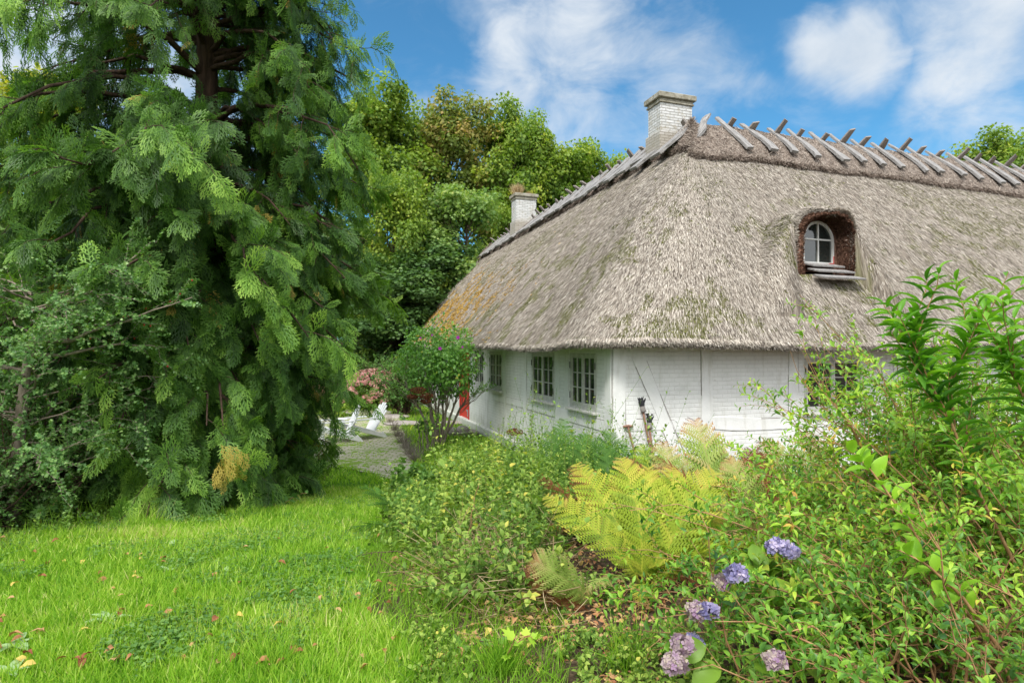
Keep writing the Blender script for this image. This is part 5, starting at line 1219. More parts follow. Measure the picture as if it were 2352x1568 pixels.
# --- hawthorn at the left edge
def hawthorn():
    b = np.array([*at(30, 6.3), 0]); b[2] = float(g(b[0], b[1])); e = empty('hawthorn_tree', b, 'small-leaved hawthorn with bare crooked limbs and a few red berries, at the left edge', 'tree'); r = np.random.default_rng(15)
    f = Fol(); tr = np.array([[[0, 0, -.1], [.05, 0, .6], [.12, -.02, 1.3], [.20, -.05, 1.8], [.3, 0, 2.3]]]); f.tubes(tr, np.array([[.075, .06, .05, .035, .004]]), 8)
    n = 46; h = .3+2.2*r.random(n); az = r.random(n)*6.283; d = np.stack([np.cos(az)*1.1, np.sin(az)*.8, .15+.35*r.random(n)], -1); p0 = np.stack([.1+.04*h, 0*h, h], -1); p0[:4, 2] = [1.83, 1.80, 1.62, 1.5]; d[:4] = [(1, -.1, .28), (1, .15, .1), (-1, -.1, .12), (-1, .1, -.1)]
    L = 1.0+.5*r.random(n); L[:4] = [1.9, 1.5, .9, 1.1]; bd = r.normal(size=(n, 3))*.12; bd[:, 2] -= .15; bd[0] = (0, 0, .05)
    P = paths(p0, d, L, bd, 9, .025, r); f.tubes(P, np.linspace(1, .2, 9)[None]*np.r_[[.024]*4, [.013]*(n-4)][:, None], 6)
    Q, qi, _ = sub(P, 11, .15, 1, .55, .8, .1, -.15, 6, r, .3, .012); f.tubes(Q, np.linspace(1, .3, 6)[None]*.0045, 4); f.build('limbs', M['bark_grey'], e)
    f = Fol(); leaves(f, Q, 26, .05, 1, LOBED, .045, .9, tint=(.45, .18), r=r, flat=.9)
    S_, _, _ = sub(Q, 2, .2, 1, .3, .7, .1, -.2, 5, r); leaves(f, S_, 14, .1, 1, LOBED, .042, .9, tint=(.5, .2), r=r, flat=.9); f.build('foliage', M['hawthorn'], e)
    mb = MB(); p, _ = samp(Q, r.integers(0, 44, 40), r.random(40)); mb.blob((0, 0, 0), (.009, .009, .010), 8, 6); b0 = mb.build('berry', M['berry'], e, p[0]-[0, 0, .02], True)
    for q in p[1:]: c = b0.copy(); COL.objects.link(c); c.parent = e; c.location = tuple(float(v) for v in q-[0, 0, .02])
hawthorn()
def lowbush(px, Y, label, seed, L=1.4, m='hawthorn', n=60, size=.05, sp=.5, name='bush'):
    b = W(px, Y); shrub(name, b, label, 'bush', M[m], n, L, sp, LOBED if m == 'hawthorn' else LEAF8, size, .8, 7, 12, seed, barkm=M['twig_dark'], tint=(.40, .17), r0=.010, subL=.35)
lowbush(60, 6.9, 'dense small-leaved bush under the hawthorn at the left edge of the lawn', 41, 1.9, n=90)
lowbush(190, 7.3, 'small-leaved bush between the hawthorn trunk and the cypress skirt', 42, 1.5, n=80)
lowbush(-60, 6.0, 'small-leaved bush cut by the left picture edge', 43, 1.6, n=80)
lowbush(330, 8.0, 'dark thin bush in the shade under the left side of the cypress', 44, .9, n=50)

# ground cover between lawn and bushes
def cover(name, poly, n, hmin, hmax, T, size, w, m, label, tint, seed, nleaf=16, stem=True, mfun=None, up=.25):
    r = np.random.default_rng(seed); P2 = np.array(poly); lo = P2.min(0); hi = P2.max(0); x = r.uniform(lo[0], hi[0], n*3); y = r.uniform(lo[1], hi[1], n*3); k = inpoly(x, y, poly); x = x[k][:n]; y = y[k][:n]; n = len(x)
    dens = fbm(x*1.4, y*1.4, seed); k = dens > .36; x = x[k]; y = y[k]; dens = dens[k]; n = len(x)
    p0 = np.stack([x, y, g(x, y)-.02], -1); d = r.normal(size=(n, 3))*.35; d[:, 2] = 1; hm = hmin+(hmax-hmin)*np.clip((dens-.35)*2.6, 0, 1)*(.6+.5*r.random(n))
    if mfun is not None: hm *= mfun(x, y)
    b = r.normal(size=(n, 3))*hm[:, None]*.35; P = paths(p0, d, hm, b, 6, .006, r); f = Fol()
    if stem: f.tubes(P, np.linspace(1, .4, 6)[None]*.0032, 3, .35, 0)
    tint = (tint[0]+.75*(fbm(x*1.5, y*1.5, seed+5)-.5)+.09*r.normal(size=n), tint[1]*.7)
    leaves(f, P, nleaf, .08, 1.0, T, size, w, 1.0, up, tint, 0, r=r, flat=.7, tipsmall=.25, sj=.65)
    return tag(f.build(name, m), label, 'ground cover', kind='stuff')
EDGE = [tuple(G(*p)[:2]) for p in [(-300, 1300), (0, 1262), (210, 1215), (430, 1195), (650, 1165), (660, 1135), (500, 1120), (200, 1110), (-100, 1120), (-400, 1150)]]
cover('ground_ivy', EDGE, 2600, .05, .22, LEAF8, .045, .85, M['weed'], 'low dark green leafy ground cover along the foot of the cypress and hawthorn', (.25, .12), 51, 12)

# --- undergrowth right of the lawn
UG = [(-1.95, 9.6), (-1.72, 8.2), (-1.22, 6.2), (-1.0, 5.0), (-.66, 4.2), (-.45, 3.6), (.1, 3.5), (.25, 4.5), (.55, 5.4), (1.5, 6.0), (2.0, 6.4), (2.2, 8.6), (1.25, 9.1), (.7, 10.8), (-.6, 10.2)]
def ugm(x, y): return np.interp(x+.14*(y-6), [-1.4, -.7, .1, 1.2], [.42, .75, 1.25, 1.25])*np.clip(.35+1.2*fbm(x*2.3, y*2.3, 91), .5, 1.12)
cover('undergrowth', UG, 2300, .25, .92, LEAF8, .075, .55, M['weed'], 'tangled green weeds and bindweed between lawn and house', (.44, .20), 52, 20, mfun=ugm)
cover('undergrowth_vines', UG, 800, .25, .85, LEAF8, .075, .85, M['weed'], 'heart-shaped yellowing bindweed leaves climbing over the weeds', (.62, .18), 53, 9, mfun=ugm)
LOWG = [(-.75, 4.5), (-.45, 3.0), (-.35, 2.0), (1.2, 2.0), (1.0, 3.4), (.6, 4.2), (.0, 4.4), (-.4, 4.8)]
cover('low_weeds', LOWG, 1500, .06, .30, LEAF8, .042, .7, M['weed'], 'small pale weeds and clover at the bottom centre', (.5, .2), 54, 9)
def strawstuff():
    r = np.random.default_rng(8); f = Fol(); n = 750; y = 3.4+2.6*r.random(n); px = 1000+300*r.random(n); x = (px-1176)/F*y; z = g(x, y)+.02+.16*r.random(n)*(y > 3.6)
    d = r.normal(size=(n, 3)); d[:, 2] = np.abs(d[:, 2])*.35; L = .12+.4*r.random(n)**2; P = paths(np.stack([x, y, z], -1), d, L, r.normal(size=(n, 3))*.08*L[:, None], 5, .0, r)
    f.tubes(P, .0014+.0022*r.random((n, 1)), 3, r.random(n)); tag(f.build('dry_stems', M['straw']), 'tangle of dry straw-coloured stems among the weeds', 'dry grass', kind='stuff')
    f = Fol(); n = 15000; y = 2.1+4.8*r.random(n)**1.3; px = 800+500*r.random(n)**1.3; x = (px-1176)/F*y; ok = ~inpoly(x, y, LAWN); x = x[ok]; y = y[ok]; n = len(x)
    P = np.stack([x, y, g(x, y)-.005], -1); lean = r.normal(size=(n, 3))*.55; lean[:, 2] = 1; s = (.05+.12*fbm(x*2.5, y*2.5, 3))*(.5+r.random(n)); f.inst(BLADE, P, orient(lean, rdir(n, r)), np.stack([np.full(n, .0042), s, s], -1), .10+.45*r.random(n))
    tag(f.build('rough_grass', M['grass']), 'thin rough grass among the litter at the bottom centre', 'grass', kind='stuff')
    f = Fol(); n = 4200; y = 2.0+4.0*r.random(n); px = 900+640*r.random(n); x = (px-1176)/F*y; ok = (fbm(x*2, y*2, 77) > .47); x = x[ok]; y = y[ok]; n = len(x)
    P = np.stack([x, y, g(x, y)+.01+.02*r.random(n)], -1); f.inst(LEAF8, P, orient(r.normal(size=(n, 3))*np.array([1, 1, .2]), np.array([0, 0, 1.])+r.normal(size=(n, 3))*.35), np.stack([.03+.02*r.random(n)]*3, -1)*np.array([.6, 1, 1]), .55+.2*r.normal(size=n))
    tag(f.build('leaf_litter', M['deadleaf']), 'pale brown leaf litter at the bottom centre under the weeds', 'leaf litter', kind='stuff')
strawstuff()

# fallen leaves on the lawn
def fallen():
    r = random.Random(5); ms = []
    for k in range(8):
        f = Fol(); T = LEAF8; f.inst(T, np.zeros((1, 3)), orient(np.array([[0, 1., .1]]), np.array([[.2*r.uniform(-1, 1), .2*r.uniform(-1, 1), 1]])), np.array([[.62, 1., 1.3+r.random()]])*.062, [.0, .3, .45, .6, .95, .1, .5, .2][k]); o = f.build('fallen_leaf', M['deadleaf']); ms.append(o.data); bpy.data.objects.remove(o)
    pts = []
    for px, py in ((118, 1310), (150, 1305), (62, 1310), (252, 1350), (270, 1375), (330, 1300), (95, 1345), (30, 1370), (230, 1340), (320, 1345), (640, 1310), (668, 1388), (555, 1360), (860, 1362), (820, 1385), (870, 1435), (845, 1420), (265, 1515), (195, 1545), (420, 1537), (500, 1555), (545, 1440), (700, 1525), (655, 1460), (60, 1490), (110, 1480), (275, 1430), (160, 1540), (770, 1425), (905, 1500), (850, 1555), (1050, 1517), (1130, 1470), (920, 1545), (1180, 1445), (20, 1440), (90, 1555), (400, 1425), (455, 1500), (385, 1300)):
        pts.append((px, py))
    for _ in range(46): pts.append((r.uniform(10, 900), r.uniform(1235, 1560)))
    for px, py in pts:
        p = G(px, py)
        if not inpoly(np.array([p[0]]), np.array([p[1]]), LAWN)[0] and px < 850: continue
        o = bpy.data.objects.new('fallen_leaf', r.choice(ms)); COL.objects.link(o); o.location = (p[0], p[1], p[2]+.075); o.rotation_euler = (r.uniform(-.5, .5), r.uniform(-.5, .5), r.uniform(0, 6.28)); s_ = r.uniform(.6, 1.15); o.scale = (s_,)*3
        tag(o, 'small curled brown or orange leaf fallen on the grass', 'leaf', 'fallen leaves scattered over the lawn')
fallen()
# broad pale dock leaves in the lawn
def rosette(px, py, n, L, label, seed, w=.34, m='bush', tint=.95, elev=.5, name='dock_plant', T=None):
    r = np.random.default_rng(seed); p = G(px, py); f = Fol(); a = r.random()*6+np.arange(n)*2.4; d = np.stack([np.cos(a), np.sin(a), elev+.3*r.random(n)], -1); s = L*(.7+.5*r.random(n))
    f.inst(T or LEAFL, np.zeros((n, 3))+[0, 0, .03], orient(d, np.array([0, 0, 1.])+0*d), np.stack([s*w, s, s], -1), tint+.05*r.normal(size=n)); tag(f.build(name, M[m], None, p), label, 'plant')
M['dock'] = leafmat('pale_dock_leaves', [(0, (.16, .28, .10)), (1, (.34, .48, .22))], .25, .5, .4)
rosette(255, 1440, 6, .13, 'pale broad-leaved dock plant in the lawn, lower left', 1, .3, 'dock')
rosette(395, 1262, 3, .08, 'small pale leaf plant in the upper lawn', 2, .5, 'dock', elev=1.2)
rosette(390, 1325, 3, .085, 'pale upright leaf plant left of the middle of the lawn', 3, .5, 'dock', elev=1.2)
rosette(520, 1330, 3, .085, 'pale upright leaf plant at the middle of the lawn', 4, .5, 'dock', elev=1.2)
rosette(40, 1500, 5, .12, 'pale broad leaf plant near the lower left corner', 5, .4, 'dock')
rosette(30, 1560, 5, .11, 'pale broad leaf plant right in the lower left corner', 6, .45, 'dock')
rosette(720, 1300, 6, .13, 'dark broad leaf plant at the right edge of the lawn', 7, .5, 'bush', .4)
for k, (px, py, L, lb) in enumerate(((620, 1555, .26, 'tall blue-green grass clump at the bottom edge of the lawn'), (155, 1450, .20, 'fine blue-green grass clump in the lower left lawn'), (1150, 1540, .24, 'arching green grass clump at the bottom centre'), (1440, 1540, .34, 'tall upright grass clump below the big fern'), (360, 1205, .28, 'long pale grass clump before the cypress foot'), (310, 1215, .30, 'long thin grass clump between lawn and hawthorn bush'))):
    p = G(px, py); tuft('grass_clump', p, (60, 90, 260, 90, 60, 60)[k], L, lb, .42, M['grass'], .005, (.35, .15, .3, .35, .6, .5)[k], 60+k)
def bramble_leafplant(px, Y, h, label, seed, n=10, size=.11):
    b = W(px, Y); r = np.random.default_rng(seed); e = empty('bramble', b, label, 'bramble', None); p0 = np.zeros((3, 3)); d = r.normal(size=(3, 3))*.6; d[:, 2] = 1; P = paths(p0, d, h, np.array([[.2, -.1, -.35]]*3)*h, 8, .008, r)
    f = Fol(); f.tubes(P, np.linspace(1, .4, 8)[None]*.004, 5); f.build('cane', M['twig'], e); f = Fol(); leaves(f, P, n, .25, 1, LOBED, size, .95, 1.0, .1, (.55, .15), r=r, flat=1.3); f.build('foliage', M['bush'], e)
bramble_leafplant(320, 7.4, .4, 'bramble with large rounded leaves in the dark under the cypress, left', 71)
bramble_leafplant(640, 7.4, .45, 'bramble with grey-green leaves at the right foot of the cypress', 72)
bramble_leafplant(100, 6.2, .45, 'bramble with dark leaves at the foot of the hawthorn', 73)
# bramble cane reaching over the lawn
def cane(pts, r0, label, leafn, seed, m='bush', size=.06, name='bramble_cane', T=LOBED, bark='twig_dark', tint=(.5, .15), forks=()):
    base = np.array(pts[0]); e = empty(name, base, label, 'bramble'); P = np.array([pts])-base; t = np.linspace(0, 1, 16); k = P.shape[1]; idx = t*(k-1); PP = np.stack([np.interp(idx, np.arange(k), P[0, :, c]) for c in range(3)], -1)[None]; r = np.random.default_rng(seed); PP = PP+r.normal(size=PP.shape)*.006
    f = Fol(); f.tubes(PP, np.linspace(1, .3, 16)[None]*r0, 6)
    for fk in forks: f.tubes(np.array([fk])-base, np.linspace(.8, .3, len(fk))[None]*r0*.6, 5)
    f.build('cane', M[bark], e)
    if leafn: f = Fol(); leaves(f, PP, leafn, .15, 1, T, size, .9, 1.0, .15, tint, r=r, flat=1.3); f.build('foliage', M[m], e)
def pw(px, py, Y): return ((px-1176)/F*Y, Y, CAMZ-(py-799)/F*Y)
cane([pw(1080, 1390, 4.6), pw(1020, 1330, 4.6), pw(960, 1275, 4.6), pw(900, 1263, 4.6), pw(840, 1268, 4.6), pw(795, 1285, 4.55), pw(745, 1278, 4.5)], .0055, 'dark leafless bramble cane arching left over the lawn edge', 0, 1, forks=[[pw(790, 1284, 4.55), pw(765, 1300, 4.5), pw(735, 1330, 4.5)]])
cane([pw(1150, 1568, 2.9), pw(1165, 1500, 2.9), pw(1180, 1470, 2.85), pw(1215, 1455, 2.85), pw(1230, 1470, 2.85)], .005, 'mauve-stemmed bramble with bright leaves at the bottom centre', 8, 2, 'shrub', .085, bark='twig', tint=(.8, .1))
cane([pw(1010, 1500, 3.2), pw(1060, 1478, 3.1), pw(1130, 1470, 3.0), pw(1190, 1480, 3.0)], .004, 'trailing bramble with large blue-green leaves over pale litter', 8, 3, 'bush', .10, tint=(.8, .1))
cane([pw(1060, 1290, 5.0), pw(1080, 1200, 5.0), pw(1093, 1130, 5.0), pw(1105, 1095, 5.0)], .007, 'reddish withered stem standing in the weeds', 0, 4, name='dead_weed', bark='twig')

# tall vine-wrapped stems in front of the left wall
def tallweed(px, Y, pyt, label, seed, n=70, lean=0.0, m='fern_green', size=.05, seedhead=False):
    b = W(px, Y); h = CAMZ-(pyt-799)/F*Y-b[2]; r = np.random.default_rng(seed); e = empty('tall_weed', b, label, 'weed'); P = paths(np.zeros((1, 3)), np.array([[lean, 0, 1.]]), h, np.array([[lean*.5, 0, 0]])*h, 12, .01, r)
    f = Fol(); f.tubes(P, np.linspace(1, .3, 12)[None]*.006, 5, .3); f.build('stem', M['twig_dark'], e); f = Fol(); leaves(f, P, n, .15, 1, LEAF8, size, .6, .9, -.1, (.35, .2), r=r, droop=.3); f.build('foliage', M['weed'], e)
tallweed(1215, 8.2, 880, 'tallest vine-wrapped stem in front of the white wall, below the second window', 1, 150, .03)
tallweed(1150, 8.6, 965, 'leafy stem left of the tallest vine-wrapped one', 2, 90, .02)
tallweed(1172, 9.0, 945, 'thin leafy stem with small seed tips left of the tallest one', 3, 50, .05)
tallweed(1245, 8.4, 965, 'dark leafy stem just right of the tallest one', 4, 90, -.02)
tallweed(1265, 8.8, 985, 'drooping leafy stem below the nearest window', 5, 70, .06)

# --- ferns
def frond_mesh(L, seed, tint0, brown=.25, npin=30, arch=.35, w=.30, droop=.25, pinn=8):
    """a frond rising along +z and arching towards +y; x across"""
    r = np.random.default_rng(seed); f = Fol(); V = []; T = []; A = []
    def P(t): return np.array([0.02*math.sin(t*5+seed), arch*L*t**2.2, L*(t-.18*arch*t**3)])
    def quad(a, b, wv, c0, c1, w1=.5):
        k = len(V); V.extend([a-wv, a+wv, b+wv*w1, b-wv*w1]); A.extend([c0, c0, c1, c1]); T.extend([(k, k+1, k+2), (k, k+2, k+3)])
    for i in range(16):
        a, b = P(i/16), P((i+1)/16); quad(a, b, np.array([.004, 0, 0])*(1.3-i/16), .55, .55, .9); quad(a, b, np.array([0, .004, 0])*(1.3-i/16), .55, .55, .9)
    for i in range(npin):
        t = .10+.89*i/npin; p = P(t); tg = P(min(1, t+.02))-P(t-.02); tg /= np.linalg.norm(tg); nr = np.cross(np.array([1, 0, 0.]), tg)
        wl = w*L*math.sin(math.pi*min(1, (t*.92+.03))**1.25)**.85*(1 if t > .12 else .5)+.01
        for s in (-1, 1):
            dead = brown*max(0, (t-.62)/.38)**1.5*1.3+brown*.25*(r.random() < .15); l = wl*(.9+.2*r.random())*(1-.25*min(1, dead)); ang = R_(62-16*t)+r.normal()*.05
            d = np.array([s*math.sin(ang), 0, 0])+tg*math.cos(ang)+nr*(.15*r.normal()); d /= np.linalg.norm(d); curl = -nr*(droop+.9*min(1, dead)*r.random())
            Q = lambda q: p+d*l*q+curl*l*q*q*.6
            base = tint0+.10*r.normal()
            m = pinn
            for k in range(m):
                q0 = (k+.0)/m; q1 = (k+1)/m; a_ = Q(q0); b_ = Q(q1); wv = tg*l*.028; c_ = base+dead*.55+.42*brown*max(0, q0-.55)**1.0*(2.0 if t > .5 else .6)
                quad(a_, b_, wv*.35, c_, c_, .8)
                pl = l*.165*(1-.75*q0**1.6)+.003
                for s2 in (-1, 1):
                    e_ = Q(q0+.55/m)+tg*s2*pl+d*pl*.35+curl*pl*.3
                    kk = len(V); h_ = d*(l/m)*.40; a0 = Q(q0+.3/m); V.extend([a0-h_*.9, a0+h_*.9, e_+h_*.35, e_-h_*.2]); A.extend([c_, c_, c_+.05, c_+.05]); T.extend([(kk, kk+1, kk+2), (kk, kk+2, kk+3)])
    f.raw(np.array(V), np.array(T), np.array(A)); return f
FR = {}
for nm, m_, t0_, br in (('y', 'fern_yellow', .30, .55), ('p', 'fern_pale', .25, .8), ('g', 'fern_green', .35, .25), ('b', 'fern_brown', .35, .6), ('d', 'fern_yellow', .05, .35)):
    FR[nm] = []
    for k in range(4 if nm != 'b' else 2):
        o = frond_mesh(1.0, 10*k+ord(nm), t0_, br, 40, (.30, .5, .2, .65)[k], (.22, .20, .24, .19)[k]).build('frond', M[m_]); FR[nm].append(o.data); bpy.data.objects.remove(o)
def fern(px, Y, label, fronds, seed, name='fern'):
    """fronds: list of (kind, azimuth deg (0 = right, 90 = away), tilt deg, length)"""
    b = W(px, Y); e = empty(name, b, label, 'fern'); r = random.Random(seed)
    for fr in fronds:
        k, az, tilt, L = fr[:4]
        o = bpy.data.objects.new('frond', r.choice(FR[k])); COL.objects.link(o); o.parent = e
        a = R_(az+r.uniform(-6, 6)); rot = Matrix.Rotation(a-math.pi/2, 4, 'Z') @ Matrix.Rotation(-R_(tilt), 4, 'X') @ Matrix.Rotation(R_(r.uniform(-15, 15)), 4, 'Z')
        if len(fr) == 5:       # broad side towards the lawn: az is the sideways lean
            rot = Matrix.Rotation(R_(az), 4, 'Y') @ Matrix.Rotation(-R_(tilt), 4, 'X') @ Matrix.Rotation(R_(fr[4]), 4, 'Z')
        o.matrix_local = Matrix.Translation((r.uniform(-.03, .03), r.uniform(-.03, .03), 0)) @ rot @ Matrix.Diagonal((L, L, L, 1))
    return e
fern(1486, 4.12, 'big yellow-lime fern in the middle foreground with tall broad fronds', [('y', -4, 2, .93, 0), ('y', -21, 4, 1.0, 8), ('y', -33, -4, .88, 25), ('y', 20, 6, .95, -8), ('y', 30, 0, 1.0, -25), ('y', 48, 4, .8, -10), ('d', -10, 22, .85, 0), ('y', 6, 14, .9, 0),  ('y', 350, 46, .8), ('p', 215, 42, .6), ('b', 330, 50, .6), ('y', 250, 50, .5), ('d', 300, 35, .55)], 1)
fern(1650, 5.2, 'pale green fern with brown curled tip, tallest against the white wall', [('p', -3, 2, 1.16, 0), ('p', 8, 12, 1.0, 0), ('p', -28, 8, .95, 10), ('p', 26, 4, .95, -10), ('p', 45, 4, .9, -10), ('y', -42, 4, .9, 10), ('p', 165, 28, .85), ('b', 45, 12, .85), ('y', 330, 40, .8), ('p', 260, 30, .7), ('b', 140, 8, .9)], 2)
fern(1530, 5.6, 'fading fern with dark fronds behind the big yellow one', [('d', -12, 8, .95, 0), ('p', 6, 8, .95, 0), ('p', 24, 8, .9, 0), ('b', -30, 8, .85, 0), ('b', 40, 14, .75), ('p', 200, 24, .7), ('y', 20, 20, .8), ('b', 170, 22, .7), ('p', 60, 25, .7)], 3)
fern(1375, 5.3, 'half-withered brown fern left of the big yellow one', [('b', 160, 26, .8), ('b', 120, 14, .75), ('b', 60, 18, .7), ('d', 200, 36, .7), ('b', 215, 40, .6)], 4)
fern(1360, 3.75, 'thin bleached fern frond bent to the left below the yellow fern', [('p', -38, -30, .62, 40), ('b', -50, -20, .5, 30)], 5)
fern(1770, 4.9, 'golden brown fern with curled tips left of the leafy shrub', [('p', -14, 6, .85, 0), ('p', 10, 8, .9, 0), ('p', -38, 4, .9, 0), ('b', 0, 14, .95, 0), ('y', 40, 30, .8), ('b', 80, 18, .85), ('p', 200, 40, .75), ('y', 300, 30, .6), ('p', 20, 22, .85), ('b', 120, 25, .8)], 6)
fern(1880, 5.4, 'rusty fern half buried in the leafy shrub', [('p', -20, 6, 1.0, 0), ('p', 4, 6, 1.05, 0), ('b', 150, 20, .85), ('p', 180, 32, .8), ('y', 220, 25, .7)], 7)
fern(1600, 4.3, 'yellow-green fern between the big fern and the blue hydrangea', [('d', 90, 8, .62), ('d', 40, 24, .65), ('y', 10, 36, .7), ('d', 140, 22, .6), ('y', 330, 40, .6), ('d', 200, 34, .5)], 8)
fern(1300, 7.6, 'tall narrow green fern in front of the nearest window', [('g', 4, 2, 1.2, 0), ('g', -10, 8, 1.0, 0), ('g', 18, 6, 1.0, 0), ('g', 130, 16, .95), ('g', 180, 26, .85), ('g', 10, 26, .9), ('g', 220, 34, .7), ('g', 300, 30, .7)], 9)
fern(1365, 7.3, 'dark green fern left of the house corner', [('g', -6, 4, .95, 0), ('g', 14, 6, 1.0, 0), ('g', -22, 6, .9, 0), ('g', 30, 8, .85, 0), ('g', 150, 18, .85), ('g', 10, 30, .8), ('g', 200, 30, .75), ('g', 320, 32, .7)], 10)
fern(1425, 7.0, 'green fern leaning right below the house corner', [('g', 12, 6, .95, 0), ('g', 32, 8, .95, 0), ('g', -12, 6, .85, 0), ('g', 110, 12, .8), ('g', 160, 26, .75), ('y', 350, 38, .6), ('g', 200, 35, .6)], 11)
fern(1240, 7.4, 'green fern between tall weeds and the narrow fern', [('g', 90, 8, .8), ('g', 150, 20, .8), ('g', 30, 20, .8), ('g', 200, 30, .7), ('g', 340, 30, .7)], 12)
fern(950, 5.9, 'thin fern with arching fronds at the lawn edge', [('g', 160, 44, .75), ('g', 195, 55, .7), ('g', 120, 30, .55), ('g', 60, 30, .5)], 13)

# plants at the foot of the white front wall
def leafy(px, Y, h, label, seed, name='leafy_plant', n=16, size=.09, m='bush', T=LOBED, tint=(.25, .12), sp=.3, subn=3):
    shrub(name, W(px, Y), label, 'plant', M[m], n, h, sp, T, size, .85, subn, 7, seed, grav=-.15, barkm=M['stemgreen'], tint=tint, r0=.005, subL=h*.35)
leafy(1510, 8.0, .62, 'dark green lobed plant at the foot of the tool handles', 81, n=26, size=.10, tint=(.35, .12))
leafy(1545, 7.8, .6, 'small dark green plant right of the tool handles', 82, n=16, size=.08, tint=(.3, .12))
leafy(1720, 8.2, .36, 'low nettles against the white wall right of the pale fern', 83, 'nettle_patch', 24, .06, 'bush', LEAF8, (.3, .12))
leafy(1760, 8.0, .42, 'dark nettles by the wall next to the leafy shrub', 84, 'nettle_patch', 22, .06, 'bush', LEAF8, (.2, .12))
leafy(1450, 7.2, .7, 'light green climbing leaves on the spade handle', 85, 'climbing_plant', 6, .10, 'shrub', LEAF8, (.7, .12), .15)
leafy(985, 8.6, .6, 'pale green meadow plant with divided leaves left of the weeds', 86, 'meadow_plant', 16, .12, 'bush', LOBED, (.7, .1))
leafy(945, 8.0, .55, 'grey-green feathery plant at the left end of the weeds', 87, 'meadow_plant', 16, .10, 'bush', LOBED, (.6, .1))
leafy(1120, 8.4, .95, 'yellow-green vine-covered plant in the middle of the weeds', 88, 'vine_mound', 26, .08, 'weed', LEAF8, (.75, .12))
leafy(1060, 7.6, .8, 'leafy weed mound below the round shrub', 89, 'weed_mound', 30, .08, 'weed', LEAF8, (.6, .15))
def weedplant(px, Y, h, label, seed, size, w, tint, n=7, m='weed', T=LEAF8):
    b = W(px, Y); r = np.random.default_rng(seed); e = empty('wild_plant', b, label, 'wild plant', None); p0 = np.zeros((n, 3)); p0[:, :2] = r.normal(size=(n, 2))*.10; d = r.normal(size=(n, 3))*.22; d[:, 2] = 1
    P = paths(p0, d, h*(.65+.4*r.random(n)), r.normal(size=(n, 3))*.12*h, 8, .006, r); f = Fol(); f.tubes(P, np.linspace(1, .35, 8)[None]*.0045, 5, .3); f.build('stems', M['stemgreen'], e)
    f = Fol(); leaves(f, P, 20, .15, 1, T, size, w, 1.0, .15, tint, r=r, flat=.9, tipsmall=.6); f.build('foliage', M[m], e)
for k, (px, Y, h, sz, w, tn, lb) in enumerate((
    (1175, 7.6, 1.15, .10, .5, .35, 'tall dark nettle left of the narrow fern'), (1100, 7.9, 1.0, .10, .5, .45, 'tall nettle in front of the low stone bowl'), (1040, 8.2, .85, .11, .6, .75, 'yellowing nettle below the round shrub stems'),
    (1270, 6.6, 1.05, .09, .5, .40, 'leafy upright weed in front of the green fern row'), (1215, 6.3, .9, .10, .6, .62, 'light green weed above the dry stems'), (1130, 6.2, .85, .10, .65, .80, 'yellow-leaved weed left of the reddish withered stem'),
    (1000, 6.6, .65, .10, .65, .55, 'broad-leaved weed near the left end of the tangle'), (940, 6.0, .5, .09, .6, .70, 'pale low weed at the lawn edge'), (1340, 6.2, .95, .09, .5, .35, 'dark upright weed behind the yellow fern'),
    (1060, 5.4, .6, .09, .75, .80, 'heart-leaved yellow weed above the straw'), (1190, 5.2, .6, .09, .7, .60, 'heart-leaved green weed left of the brown fern'), (960, 5.0, .4, .08, .7, .7, 'low heart-leaved weed at the lawn edge'))):
    weedplant(px, Y, h*1.18, lb, 300+k, sz, w, (tn, .14), 8)
# withered hydrangea beside the hibiscus
def witheredheads():
    b = G(975, 1040); e, P, Q = shrub('withered_hydrangea', b, 'hydrangea with dark brown dead flower heads left of the round shrub stems', 'shrub', M['bush'], 9, 1.3, .22, LOBED, .12, .8, 1, 5, 91, barkm=M['bark_grey'], tint=(.5, .15), r0=.014)
    for k, (dx, dz, R) in enumerate(((-.12, 1.42, .17), (.06, 1.30, .15), (-.25, 1.28, .12), (.05, 1.18, .12))):
        r = np.random.default_rng(k); n = 260; o = rdir(n, r)*np.array([1, 1, .42]); f = Fol(); f.inst(FLORET, o*R*(.8+.3*r.random((n, 1))), orient(rdir(n, r), o+.3*r.normal(size=(n, 3))), .018, .8+.1*r.normal(size=n)); f.build('dead_flower_head', M['fern_brown'], e, (dx, -.15, dz))
witheredheads()
b = W(1190, 8.9); e, P, Q = shrub('withered_hydrangea', b, 'small plant with a dark dead flower head among the weeds before the wall', 'shrub', M['weed'], 4, .95, .1, LOBED, .1, .8, 1, 4, 92, barkm=M['twig_dark'])
r = np.random.default_rng(9); o = rdir(160, r)*np.array([1, 1, .4]); f = Fol(); f.inst(FLORET, o*.12, orient(rdir(160, r), o), .016, .85); f.build('dead_flower_head', M['fern_brown'], e, (-.05, 0, .95))
# lavender row
for k in range(7):
    p = G(898+k*9, 975+k*14); tuft('lavender_plant', p, 130, .34, 'faded grey-brown lavender plant in the row along the paving, '+('farthest', 'second farthest', 'third from the far end', 'middle', 'third nearest', 'second nearest', 'nearest')[k], 60*.01, M['lavender'], .010, .5, 20+k, 'lavender').__setitem__('group', 'faded lavender plants edging the paving')

